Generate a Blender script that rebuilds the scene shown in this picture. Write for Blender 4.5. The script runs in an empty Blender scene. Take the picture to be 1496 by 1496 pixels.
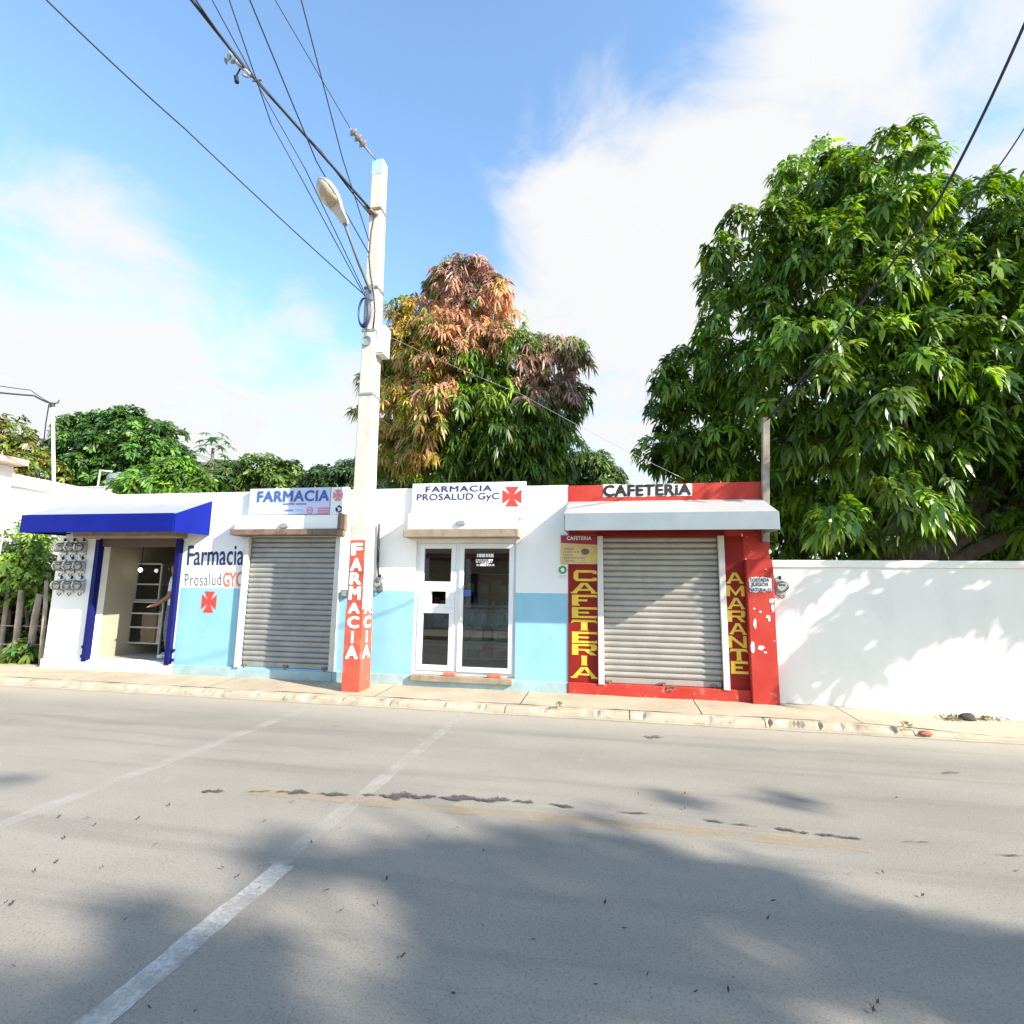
import bpy, bmesh, math, random
import numpy as np
from mathutils import Vector, Matrix
random.seed(7); rng = np.random.default_rng(7)
S = bpy.context.scene
COL = S.collection
rad = math.radians

# ------------------------------------------------------------------ camera
YAW, PITCH, ROLL, FPX, CAMH = rad(10.61), rad(8.37), rad(.86), 786.0, 1.6
_f = Vector((-math.sin(YAW)*math.cos(PITCH), math.cos(YAW)*math.cos(PITCH), math.sin(PITCH)))
_r0 = Vector((math.cos(YAW), math.sin(YAW), 0)); _u0 = _r0.cross(_f)
_r = _r0*math.cos(ROLL) + _u0*math.sin(ROLL); _u = -_r0*math.sin(ROLL) + _u0*math.cos(ROLL)
CAM = Vector((0, 0, CAMH))
cd = bpy.data.cameras.new('camera'); cam = bpy.data.objects.new('camera', cd); COL.objects.link(cam)
cd.sensor_width = 36; cd.lens = 36*FPX/1496; cd.clip_end = 2000; cd.clip_start = .05
M3 = Matrix((_r, _u, -_f)).transposed(); cam.matrix_world = Matrix.Translation(CAM) @ M3.to_4x4()
S.camera = cam
S.render.resolution_x = S.render.resolution_y = 1024

def ray(x, y): return _r*((x-748)/FPX) + _u*((748-y)/FPX) + _f
def onZ(x, y, z): d = ray(x, y); return CAM + d*((z-CAMH)/d.z)
def onY(x, y, Y): d = ray(x, y); return CAM + d*(Y/d.y)
def onX(x, y, X): d = ray(x, y); return CAM + d*(X/d.x)

# ------------------------------------------------------------------ sky, sun, exposure
SUN = Vector((2.6, -1.0, 1.65)).normalized()
w = bpy.data.worlds.new('World'); S.world = w; w.use_nodes = True
NT = w.node_tree; NT.nodes.clear()
def wn(t, **k):
    n = NT.nodes.new(t)
    for a, b in k.items(): setattr(n, a, b)
    return n
def wl(a, b): NT.links.new(a, b)
def wm(op, a, b=None, c=None, clamp=False):
    n = wn('ShaderNodeMath', operation=op); n.use_clamp = clamp
    for i, v in enumerate((a, b, c)):
        if v is None: continue
        if isinstance(v, (int, float)): n.inputs[i].default_value = v
        else: wl(v, n.inputs[i])
    return n.outputs[0]
def wss(v, lo, hi):
    n = wn('ShaderNodeMapRange', interpolation_type='SMOOTHSTEP'); wl(v, n.inputs[0])
    n.inputs[1].default_value = lo; n.inputs[2].default_value = hi; return n.outputs[0]
sky = wn('ShaderNodeTexSky', sky_type='NISHITA'); sky.sun_disc = False
sky.sun_elevation = math.asin(SUN.z); sky.sun_rotation = math.atan2(SUN.x, SUN.y)
sky.air_density = 1.0; sky.dust_density = .6; sky.ozone_density = 1.6
tc = wn('ShaderNodeTexCoord'); sep = wn('ShaderNodeSeparateXYZ'); wl(tc.outputs['Generated'], sep.inputs[0])
dz = wm('MAXIMUM', sep.outputs[2], 0.0); den = wm('ADD', dz, .32)
cmb = wn('ShaderNodeCombineXYZ'); wl(wm('DIVIDE', sep.outputs[0], den), cmb.inputs[0]); wl(wm('DIVIDE', sep.outputs[1], den), cmb.inputs[1])
def wnoise(scale, detail, rough, dist, off):
    mp = wn('ShaderNodeMapping'); mp.inputs[1].default_value = off; wl(cmb.outputs[0], mp.inputs[0])
    n = wn('ShaderNodeTexNoise'); wl(mp.outputs[0], n.inputs['Vector'])
    n.inputs['Scale'].default_value = scale; n.inputs['Detail'].default_value = detail
    n.inputs['Roughness'].default_value = rough; n.inputs['Distortion'].default_value = dist
    return n.outputs[0]
nz = wm('ADD', wm('MULTIPLY', wm('SUBTRACT', wnoise(3.6, 10, .60, .5, (1.3, 4.1, 0)), .14), 1.08), wm('MULTIPLY', wnoise(1.1, 3, .5, .2, (7.3, .4, 0)), .25))
acc = None
for (x, y, deg, wt) in [(900, 360, 14, .20), (1000, 520, 18, .26), (1240, 120, 13, .13), (1430, 60, 15, .14), (780, 240, 9, .11), (960, 300, 9, .12),
                        (110, 460, 15, .26), (330, 540, 15, .22), (30, 430, 12, .14), (470, 432, 4.0, .17), (110, 295, 6, .10), (800, 170, 8, .10), (640, 610, 14, .14), (1150, 60, 8, .10),
                        (300, 150, 24, -.20), (560, 120, 20, -.18), (60, 130, 22, -.12), (930, 50, 10, -.12), (600, 330, 7, -.06), (1060, 330, 6, -.08)]:
    d = ray(x, y).normalized()
    vd = wn('ShaderNodeVectorMath', operation='DOT_PRODUCT'); wl(tc.outputs['Generated'], vd.inputs[0]); vd.inputs[1].default_value = d
    b = wm('MULTIPLY', wss(vd.outputs['Value'], math.cos(rad(deg*1.25)), math.cos(rad(deg*.25))), wt)
    acc = b if acc is None else wm('ADD', acc, b)
hz = wm('MULTIPLY', wm('SUBTRACT', 1.0, wss(sep.outputs[2], .02, .42)), .12)
dens = wss(wm('ADD', wm('ADD', nz, acc), hz), .46, .86)
mix = wn('ShaderNodeMix', data_type='RGBA'); wl(dens, mix.inputs[0])
bgs = wn('ShaderNodeVectorMath', operation='MULTIPLY'); wl(sky.outputs[0], bgs.inputs[0]); bgs.inputs[1].default_value = (1.12, 1.24, 1.24)
wl(bgs.outputs[0], mix.inputs[6]); mix.inputs[7].default_value = (2.74, 2.76, 2.78, 1)
bg = wn('ShaderNodeBackground'); bg.inputs[1].default_value = .14; wl(mix.outputs[2], bg.inputs[0])
wo = wn('ShaderNodeOutputWorld'); wl(bg.outputs[0], wo.inputs[0])
sd = bpy.data.lights.new('sun', 'SUN'); sd.energy = 4.8; sd.angle = rad(.53); sd.color = (1, .92, .80)
so = bpy.data.objects.new('sun', sd); COL.objects.link(so); so.location = (20, -10, 20)
so.rotation_euler = SUN.to_track_quat('Z', 'Y').to_euler()
S.view_settings.view_transform = 'Standard'; S.view_settings.look = 'None'
S.view_settings.exposure = 1.3; S.view_settings.gamma = 1; S.view_settings.use_curve_mapping = False

# ------------------------------------------------------------------ materials
MATS = {}
class N:
    """tiny node helper"""
    def __init__(s, name):
        s.m = bpy.data.materials.new(name); s.m.use_nodes = True; s.t = s.m.node_tree; s.t.nodes.clear()
        s.out = s.t.nodes.new('ShaderNodeOutputMaterial'); s.b = s.t.nodes.new('ShaderNodeBsdfPrincipled')
        s.l(s.b.outputs[0], s.out.inputs[0]); s.pos = None
    def n(s, t, **k):
        n = s.t.nodes.new(t)
        for a, b in k.items(): setattr(n, a, b)
        return n
    def l(s, a, b): s.t.links.new(a, b)
    def P(s):
        if s.pos is None: s.pos = s.n('ShaderNodeNewGeometry').outputs['Position']
        return s.pos
    def xyz(s):
        q = s.n('ShaderNodeSeparateXYZ'); s.l(s.P(), q.inputs[0]); return q.outputs
    def math(s, op, a, b=None, clamp=False):
        n = s.n('ShaderNodeMath', operation=op); n.use_clamp = clamp
        for i, v in enumerate((a, b)):
            if v is None: continue
            if isinstance(v, (int, float)): n.inputs[i].default_value = v
            else: s.l(v, n.inputs[i])
        return n.outputs[0]
    def noise(s, scale, detail=4, rough=.55, sc=(1, 1, 1), off=(0, 0, 0), dist=0):
        mp = s.n('ShaderNodeMapping'); s.l(s.P(), mp.inputs[0]); mp.inputs[3].default_value = sc; mp.inputs[1].default_value = off
        t = s.n('ShaderNodeTexNoise'); s.l(mp.outputs[0], t.inputs['Vector'])
        t.inputs['Scale'].default_value = scale; t.inputs['Detail'].default_value = detail; t.inputs['Roughness'].default_value = rough; t.inputs['Distortion'].default_value = dist
        return t.outputs[0]
    def ss(s, v, lo, hi, a=0, b=1):
        n = s.n('ShaderNodeMapRange', interpolation_type='SMOOTHSTEP'); s.l(v, n.inputs[0])
        n.inputs[1].default_value = lo; n.inputs[2].default_value = hi; n.inputs[3].default_value = a; n.inputs[4].default_value = b
        return n.outputs[0]
    def mix(s, f, a, b):
        n = s.n('ShaderNodeMix', data_type='RGBA')
        for i, v in ((0, f), (6, a), (7, b)):
            if isinstance(v, (int, float)): n.inputs[i].default_value = v
            elif isinstance(v, tuple): n.inputs[i].default_value = (*v, 1)
            else: s.l(v, n.inputs[i])
        return n.outputs[2]
    def col(s, c):
        if isinstance(c, tuple): s.b.inputs['Base Color'].default_value = (*c, 1)
        else: s.l(c, s.b.inputs['Base Color'])
    def bump(s, h, st, d=.01):
        n = s.n('ShaderNodeBump'); s.l(h, n.inputs['Height']); n.inputs['Strength'].default_value = st; n.inputs['Distance'].default_value = d
        s.l(n.outputs[0], s.b.inputs['Normal'])
    def set(s, **k):
        for a, v in k.items(): s.b.inputs[a.replace('_', ' ')].default_value = v

def mul(c, k): return tuple(min(1, x*k) for x in c)
def paint(name, c, rough=.6, var=.12, scale=3, dirt=None, dirt_amt=.5, bump=.15, metal=0, spec=.4):
    if name in MATS: return MATS[name]
    q = N(name); c1 = q.mix(q.ss(q.noise(scale, 6), .3, .75), mul(c, 1-var), mul(c, 1+var*.5))
    if dirt: c1 = q.mix(q.math('MULTIPLY', q.ss(q.noise(scale*2.3, 8, .65, (1, 1, .45), (3, 1, 2)), .54, .74), dirt_amt), c1, dirt)
    q.col(c1); q.set(Roughness=rough, Metallic=metal); q.b.inputs['Specular IOR Level'].default_value = spec
    if bump: q.bump(q.noise(60, 5), bump, .004)
    MATS[name] = q.m; return q.m

WHITE = (.80, .79, .75)
def mat_facade():
    q = N('pharmacy_wall_paint'); x, y, z = q.xyz()
    wob = q.math('MULTIPLY', q.math('SUBTRACT', q.noise(9, 3), .5), .012)
    f = q.math('MULTIPLY', q.math('LESS_THAN', q.math('ADD', z, wob), 1.577), q.math('GREATER_THAN', x, -7.45))
    wh = q.mix(q.ss(q.noise(1.7, 6), .35, .8), mul(WHITE, .95), WHITE)
    bl = q.mix(q.ss(q.noise(2.4, 6), .3, .75), (.22, .45, .56), (.26, .50, .60))
    c = q.mix(f, wh, bl)
    # rain streaks under the parapet and splashes of dust near the floor
    st = q.math('MULTIPLY', q.ss(q.noise(6, 6, .6, (1, 1, .12)), .56, .76), q.ss(z, 2.7, 3.3, 0, .35))
    c = q.mix(st, c, (.40, .37, .31))
    sp = q.math('MULTIPLY', q.ss(q.noise(11, 7, .65), .55, .72), q.ss(z, .75, .2, 0, .35))
    c = q.mix(sp, c, (.48, .42, .33))
    sc = q.math('MULTIPLY', q.ss(q.noise(23, 4, .6, off=(5, 5, 5)), .70, .74), .5)
    c = q.mix(sc, c, (.55, .53, .48))
    q.col(c); q.set(Roughness=.7); q.bump(q.math('ADD', q.noise(26, 6), q.math('MULTIPLY', q.noise(4, 3), .8)), .22, .006); return q.m
def mat_red():
    q = N('red_wall_paint'); x, y, z = q.xyz()
    c = q.mix(q.ss(q.noise(2.2, 6), .3, .75), (.40, .035, .024), (.46, .055, .038))
    peel = q.math('MULTIPLY', q.ss(q.noise(9, 3, .5, (1, 1, .7), (2.2, 0, 4.9)), .715, .725), q.math('GREATER_THAN', x, 1.86))
    c = q.mix(peel, c, (.78, .74, .68))
    c = q.mix(q.math('MULTIPLY', q.ss(q.noise(12, 7, .65), .55, .75), .25), c, (.30, .06, .05))
    c = q.mix(q.math('MULTIPLY', q.ss(q.noise(7, 7, .65, off=(1, 8, 0)), .56, .72), q.ss(z, .45, .12, 0, .5)), c, (.50, .36, .28))
    q.col(c); q.set(Roughness=.65); q.b.inputs['Specular IOR Level'].default_value = .18; q.bump(q.noise(30, 6), .2, .006); return q.m
def mat_road():
    q = N('worn_asphalt'); x, y, z = q.xyz()
    c = q.mix(q.ss(q.noise(.55, 6, .6, (.6, 1.4, 1)), .3, .7), (.215, .196, .166), (.275, .252, .212))
    c = q.mix(q.math('MULTIPLY', q.ss(q.noise(1.4, 5, .55, (.16, 2.2, 1), (3, 2, 0))  , .48, .72), .62), c, (.165, .152, .132))  # long tyre streaks, strengthened to paint in the wires' shadows as well
    c = q.mix(q.math('MULTIPLY', q.ss(q.noise(3.5, 7, .6, (1, 1, 1), (9, 2, 0)), .58, .75), .30), c, (.33, .305, .255))
    c = q.mix(q.math('MULTIPLY', q.ss(y, 6.2, 7.25), .6), c, (.40, .36, .29))
    c = q.mix(q.math('MULTIPLY', q.ss(q.noise(70, 3, .6), .5, .72), .55), c, (.09, .087, .08))
    c = q.mix(q.math('MULTIPLY', q.ss(q.noise(120, 2, .5, off=(4, 4, 4)), .56, .72), .45), c, (.38, .365, .34))
    c = q.mix(q.math('MULTIPLY', q.ss(q.noise(5.5, 5, .6, off=(8, 0, 3)), .70, .76), .55), c, (.075, .072, .07))
    q.col(c); q.set(Roughness=.85); q.b.inputs['Specular IOR Level'].default_value = .25
    q.bump(q.math('ADD', q.noise(150, 4, .65), q.math('MULTIPLY', q.noise(6, 4), .7)), .35, .008); return q.m
def mat_worn_line(name, paintc, lo, hi, maxf):
    q = N(name); f = q.math('MULTIPLY', q.math('ADD', q.math('MULTIPLY', q.ss(q.noise(3.2, 9, .72), lo, hi), .75), q.math('MULTIPLY', q.ss(q.noise(40, 5, .7), .4, .62), .25)), maxf)
    q.col(paintc); q.set(Roughness=.8); q.bump(q.noise(150, 4, .65), .3, .006)
    tr = q.n('ShaderNodeBsdfTransparent'); ms = q.n('ShaderNodeMixShader'); q.l(f, ms.inputs[0]); q.l(tr.outputs[0], ms.inputs[1]); q.l(q.b.outputs[0], ms.inputs[2]); q.l(ms.outputs[0], q.out.inputs[0]); return q.m
def mat_concrete(name, a, b, stain, amt=.5):
    q = N(name); c = q.mix(q.ss(q.noise(1.6, 7), .3, .72), a, b)
    c = q.mix(q.math('MULTIPLY', q.ss(q.noise(5, 8, .66, (1, 1, 1), (2, 7, 1)), .52, .7), amt), c, stain)
    c = q.mix(q.math('MULTIPLY', q.ss(q.noise(80, 3), .52, .75), .35), c, mul(stain, .7))
    q.col(c); q.set(Roughness=.85); q.bump(q.math('ADD', q.noise(70, 5, .6), q.noise(12, 4)), .35, .008); return q.m
def mat_leaf(name='leaf', trans=.28, rough=.38):
    if name in MATS: return MATS[name]
    q = N(name); at = q.n('ShaderNodeAttribute', attribute_name='Col')
    q.l(at.outputs['Color'], q.b.inputs['Base Color']); q.set(Roughness=rough); q.b.inputs['Specular IOR Level'].default_value = .45
    tr = q.n('ShaderNodeBsdfTranslucent'); hs = q.n('ShaderNodeHueSaturation'); hs.inputs['Value'].default_value = 1.5; hs.inputs['Saturation'].default_value = 1.1
    q.l(at.outputs['Color'], hs.inputs['Color']); q.l(hs.outputs[0], tr.inputs[0])
    ms = q.n('ShaderNodeMixShader'); ms.inputs[0].default_value = trans; q.l(q.b.outputs[0], ms.inputs[1]); q.l(tr.outputs[0], ms.inputs[2]); q.l(ms.outputs[0], q.out.inputs[0])
    MATS[name] = q.m; return q.m
def mat_glass(name='window_glass', tint=(.75, .82, .84), rough=.02):
    if name in MATS: return MATS[name]
    q = N(name); tr = q.n('ShaderNodeBsdfTransparent'); tr.inputs[0].default_value = (*tint, 1)
    gl = q.n('ShaderNodeBsdfGlossy'); gl.inputs['Roughness'].default_value = rough
    fr = q.n('ShaderNodeFresnel'); fr.inputs[0].default_value = 1.5
    f = q.math('ADD', q.math('MULTIPLY', fr.outputs[0], 1.7), .02, clamp=True)
    ms = q.n('ShaderNodeMixShader'); q.l(f, ms.inputs[0]); q.l(tr.outputs[0], ms.inputs[1]); q.l(gl.outputs[0], ms.inputs[2]); q.l(ms.outputs[0], q.out.inputs[0])
    MATS[name] = q.m; return q.m
def emit(name, c, s):
    q = N(name); q.set(Emission_Strength=s); q.b.inputs['Emission Color'].default_value = (*c, 1); q.col(c); return q.m

M_FAC, M_RED, M_ROAD = mat_facade(), mat_red(), mat_road()
M_SIDE = mat_concrete('pale_concrete', (.34, .28, .20), (.41, .35, .25), (.25, .205, .14))
M_KERB = mat_concrete('kerb_concrete', (.34, .29, .21), (.42, .36, .27), (.16, .13, .09), .7)
M_POLE = mat_concrete('pole_concrete', (.50, .47, .41), (.58, .55, .48), (.36, .33, .28), .4)
M_WALL2 = paint('white_wall_paint', (.80, .76, .67), .7, .05, 1.2, (.55, .52, .44), .25)
M_WHITE = paint('white_paint', WHITE, .55, .05, 2)
M_PLINTH = paint('plinth_paint', (.33, .46, .47), .7, .18, 4, (.50, .44, .34), .55)
M_SHUT = paint('shutter_steel', (.34, .34, .32), .42, .16, 2.5, (.25, .22, .17), .45, .06, .35)
M_SHUT2 = paint('shutter_steel_cream', (.39, .37, .33), .42, .14, 2.5, (.30, .26, .20), .4, .06, .3)
M_RAIL = paint('pale_rail_paint', (.62, .60, .54), .5, .1, 4, (.36, .28, .20), .4)
M_RUST = paint('rusty_brown_steel', (.20, .14, .10), .8, .3, 9, (.12, .07, .04), .8)
M_TAN = paint('bare_tan_mortar', (.30, .24, .17), .85, .2, 7, (.16, .12, .08), .7)
M_BLUE = paint('blue_awning_sheet', (.0035, .011, .19), .6, .1, 3, bump=.03, spec=.12)
M_BLUED = paint('dark_blue_paint', (.007, .010, .10), .6, .15, 3, bump=.05, spec=.12)
M_GREYAWN = paint('pale_awning_sheet', (.36, .355, .335), .5, .05, 2, (.45, .43, .38), .25, .03)
M_GREYFAS = paint('grey_awning_fascia', (.24, .28, .30), .45, .08, 2, (.34, .35, .35), .3, .03)
M_REDSHADE = paint('shaded_red_paint', (.24, .014, .010), .6, .15, 4, spec=.2)  # wall red, darkened: shade on the lettered panels put into the colour
M_YEL = paint('yellow_letter_paint', (.72, .50, .045), .5, .15, 9, bump=.05)
M_BLACK = paint('black_letter_paint', (.02, .018, .018), .6, .3, 9, bump=0)
M_DBLUE = paint('navy_letter_paint', (.02, .03, .13), .55, .2, 9, bump=0)
M_MBLUE = paint('blue_letter_print', (.06, .11, .36), .5, .1, 9, bump=0)
M_GREYL = paint('grey_letter_paint', (.10, .10, .13), .6, .2, 9, bump=0)
M_ORANGE = paint('orange_letter_paint', (.70, .16, .08), .55, .15, 9, bump=0)
M_CROSS = paint('red_cross_paint', (.66, .055, .04), .5, .12, 6, bump=0)
M_PINK = paint('pink_print', (.72, .22, .28), .5, .1, 6, bump=0)
M_FAINT = paint('faded_pink_print', (.70, .50, .48), .6, .1, 20, bump=0)
M_LAV = paint('lavender_banner', (.52, .56, .72), .4, .05, 2, bump=0)
M_PRED = paint('pole_red_paint', (.55, .085, .05), .6, .18, 4, (.66, .40, .30), .35)
M_ALU = paint('white_aluminium', (.74, .74, .73), .35, .05, 3, bump=.02)
M_STEEL = paint('grey_steel', (.42, .42, .42), .4, .1, 5, bump=.04, metal=.6)
M_FRAME = paint('dull_aluminium', (.40, .39, .36), .5, .1, 6, bump=0)
M_ARM = paint('dark_galvanised_pipe', (.13, .14, .16), .6, .15, 8, bump=.05)
M_DARK = paint('dark_plastic', (.03, .03, .032), .5, .2, 6, bump=.03)
M_CABLE = paint('black_cable', (.015, .016, .022), .5, .1, 6, bump=0)
M_WOOD = paint('weathered_wood', (.30, .25, .20), .85, .3, 6, (.14, .11, .085), .6, .4)
M_BARK = paint('bark', (.13, .10, .075), .9, .35, 7, (.05, .04, .03), .6, .6)
M_SOIL = paint('dry_soil', (.20, .155, .10), .95, .3, 2.5, (.10, .10, .04), .6, .5)
M_ROOM = paint('beige_interior', (.33, .28, .20), .7, .08, 2)
M_CEIL = paint('brown_ceiling', (.10, .075, .06), .8, .1, 2)
M_TILE = paint('floor_tile', (.42, .40, .36), .4, .08, 3)
M_SKIN = paint('skin', (.30, .15, .09), .5, .1, 10, bump=.05)
M_SHIRT = paint('white_cotton', (.78, .78, .78), .85, .05, 10)
M_JEANS = paint('grey_denim', (.14, .15, .18), .85, .25, 20)
M_HAIR = paint('black_hair', (.015, .012, .01), .6, .2, 20)
M_BRICK = paint('red_brick', (.48, .15, .08), .85, .25, 12, (.55, .40, .30), .5)
M_TANK = paint('black_tank_plastic', (.035, .03, .03), .45, .2, 5)
M_GTANK = paint('grey_tank_plastic', (.19, .21, .24), .5, .1, 5)
M_TANPR = paint('tan_menu_print', (.62, .45, .20), .5, .15, 9, bump=0)
M_GREEN = paint('green_print', (.05, .28, .10), .5, .1, 9, bump=0)
M_LAMP = paint('lamp_housing', (.55, .55, .52), .4, .08, 5)
M_LENS = paint('lamp_lens', (.42, .36, .27), .2, .1, 5, bump=0, spec=.6)
M_LTBLUE = paint('pale_blue_pole_paint', (.36, .58, .68), .6, .1, 5)
M_PORC = paint('brown_porcelain', (.24, .21, .19), .25, .1, 8, bump=0)
M_LEAF = mat_leaf()
M_GLASS = mat_glass()
M_CLEAR = mat_glass('showcase_glass', (.9, .95, .94))
def mat_ragged(name, c, lo, hi, maxf):
    q = N(name); e = q.n('ShaderNodeAttribute', attribute_name='edge').outputs['Fac']
    f = q.math('MULTIPLY', q.ss(q.math('ADD', q.math('MULTIPLY', e, .55), q.math('MULTIPLY', q.math('SUBTRACT', q.noise(22, 8, .7), .5), 1.5)), lo, hi), maxf)
    q.col(q.mix(q.ss(q.noise(60, 4), .4, .65), c, mul(c, 1.9))); q.set(Roughness=.9); q.bump(q.noise(90, 4), .7, .01)
    tr = q.n('ShaderNodeBsdfTransparent'); ms = q.n('ShaderNodeMixShader'); q.l(f, ms.inputs[0]); q.l(tr.outputs[0], ms.inputs[1]); q.l(q.b.outputs[0], ms.inputs[2]); q.l(ms.outputs[0], q.out.inputs[0]); return q.m
M_TAR = mat_ragged('fresh_tar_patch', (.05, .043, .04), .12, .36, .92)
M_OIL = mat_ragged('damp_stain', (.08, .075, .07), .10, .45, .7)
M_LINE = mat_worn_line('worn_white_line', (.52, .51, .48), .30, .62, .75)
M_LINEF = mat_worn_line('faded_white_line', (.50, .48, .44), .36, .70, .55)
M_YLINE = mat_worn_line('faded_yellow_line', (.46, .32, .16), .36, .66, .40)
M_DEBRIS = paint('dark_stone', (.06, .045, .04), .9, .4, 12, bump=.5)

# ------------------------------------------------------------------ mesh helpers
class MB:
    def __init__(s): s.v = []; s.f = []; s.mi = []; s.cur = 0
    def add(s, vs, fs):
        o = len(s.v); s.v += [tuple(v) for v in vs]; s.f += [tuple(i+o for i in f) for f in fs]; s.mi += [s.cur]*len(fs); return s
    def box(s, x0, x1, y0, y1, z0, z1):
        return s.add([(x0,y0,z0),(x1,y0,z0),(x1,y1,z0),(x0,y1,z0),(x0,y0,z1),(x1,y0,z1),(x1,y1,z1),(x0,y1,z1)],
                     [(0,3,2,1),(4,5,6,7),(0,1,5,4),(1,2,6,5),(2,3,7,6),(3,0,4,7)])
    def tube(s, pts, r, n=8, cap=True):
        pts = [Vector(p) for p in pts]; k = len(pts); rs = r if isinstance(r, (list, tuple)) else [r]*k
        vs = []; up = None
        for i, p in enumerate(pts):
            t = (pts[min(i+1, k-1)] - pts[max(i-1, 0)]).normalized()
            if up is None: up = Vector((0, 0, 1)) if abs(t.z) < .9 else Vector((1, 0, 0))
            a = t.cross(up).normalized(); b = a.cross(t).normalized(); up = b
            for j in range(n):
                q = 2*math.pi*j/n; vs.append(p + a*(math.cos(q)*rs[i]) + b*(math.sin(q)*rs[i]))
        fs = [(i*n+j, i*n+(j+1) % n, (i+1)*n+(j+1) % n, (i+1)*n+j) for i in range(k-1) for j in range(n)]
        if cap: fs += [tuple(range(n-1, -1, -1)), tuple(range((k-1)*n, k*n))]
        return s.add(vs, fs)
    def lathe(s, prof, c, axis='z', n=20):
        """prof: list of (radius, height); axis z up or y (towards the camera is -y)"""
        vs = []
        for (r, h) in prof:
            for j in range(n):
                q = 2*math.pi*j/n; a, b = r*math.cos(q), r*math.sin(q)
                vs.append((c[0]+a, c[1]+b, c[2]+h) if axis == 'z' else (c[0]+a, c[1]-h, c[2]+b))
        k = len(prof)
        fs = [(i*n+j, i*n+(j+1) % n, (i+1)*n+(j+1) % n, (i+1)*n+j) for i in range(k-1) for j in range(n)]
        fs += [tuple(range(n-1, -1, -1)), tuple(range((k-1)*n, k*n))]
        return s.add(vs, fs)
    def prism(s, poly, y0, y1):
        """poly in (x, z), extruded from y0 to y1"""
        n = len(poly); vs = [(x, y0, z) for x, z in poly] + [(x, y1, z) for x, z in poly]
        return s.add(vs, [tuple(range(n)), tuple(range(2*n-1, n-1, -1))] + [(i, i+n, (i+1) % n+n, (i+1) % n) for i in range(n)])
    def prismx(s, poly, x0, x1):
        """poly in (y, z), extruded along x"""
        n = len(poly); vs = [(x0, y, z) for y, z in poly] + [(x1, y, z) for y, z in poly]
        return s.add(vs, [tuple(range(n)), tuple(range(2*n-1, n-1, -1))] + [(i, i+n, (i+1) % n+n, (i+1) % n) for i in range(n)])
WLOC = {}
def wloc(p): return WLOC.get(p.name, Vector((0, 0, 0))) if p else Vector((0, 0, 0))
def mk(name, mb, mat, parent=None, bevel=0, smooth=False, origin=None, fix=True):
    me = bpy.data.meshes.new(name)
    vs = np.array(mb.v, dtype=float)
    if parent is not None: off = wloc(parent)
    else:
        off = Vector(origin) if origin else Vector(((vs[:, 0].min()+vs[:, 0].max())/2, (vs[:, 1].min()+vs[:, 1].max())/2, vs[:, 2].min()))
    vs = vs - np.array(off)
    me.from_pydata(vs.tolist(), [], mb.f)
    for m in (mat if isinstance(mat, (list, tuple)) else [mat]): me.materials.append(m)
    if any(mb.mi): me.polygons.foreach_set('material_index', mb.mi)
    if fix or bevel:
        bm = bmesh.new(); bm.from_mesh(me)
        if fix: bmesh.ops.recalc_face_normals(bm, faces=bm.faces)
        if bevel: bmesh.ops.bevel(bm, geom=[e for e in bm.edges if len(e.link_faces) == 2 and e.calc_face_angle(0) > .6], offset=bevel, segments=2, profile=.6, affect='EDGES', clamp_overlap=True)
        bm.to_mesh(me); bm.free()
    if smooth:
        me.polygons.foreach_set('use_smooth', [True]*len(me.polygons))
    o = bpy.data.objects.new(name, me); COL.objects.link(o)
    if parent is not None: o.parent = parent; WLOC[o.name] = Vector(off)
    else: o.location = off; WLOC[o.name] = Vector(off)
    return o
def smooth_angle(o, deg=40):
    me = o.data; me.polygons.foreach_set('use_smooth', [True]*len(me.polygons))
    bm = bmesh.new(); bm.from_mesh(me)
    for e in bm.edges: e.smooth = not (len(e.link_faces) == 2 and e.calc_face_angle(0) > rad(deg))
    bm.to_mesh(me); bm.free(); return o
def tag(o, label, cat, group=None):
    o['label'] = label; o['category'] = cat
    if group: o['group'] = group
    return o
def struct(o, label=None):
    o['kind'] = 'structure'
    if label: o['label'] = label
    return o
def thing(name, label, cat, loc, group=None):
    o = bpy.data.objects.new(name, None); COL.objects.link(o); o.location = loc; o.empty_display_size = .1
    WLOC[o.name] = Vector(loc); return tag(o, label, cat, group)
def clone(src, loc, label=None, group=None):
    """copy a thing with its parts and sub-parts"""
    r = src.copy(); COL.objects.link(r); r.location = loc; WLOC[r.name] = Vector(loc)
    if label: r['label'] = label
    if group: r['group'] = group
    for ch in list(src.children):
        c = ch.copy(); COL.objects.link(c); c.parent = r
        for g in list(ch.children):
            d = g.copy(); COL.objects.link(d); d.parent = c
    return r

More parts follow.
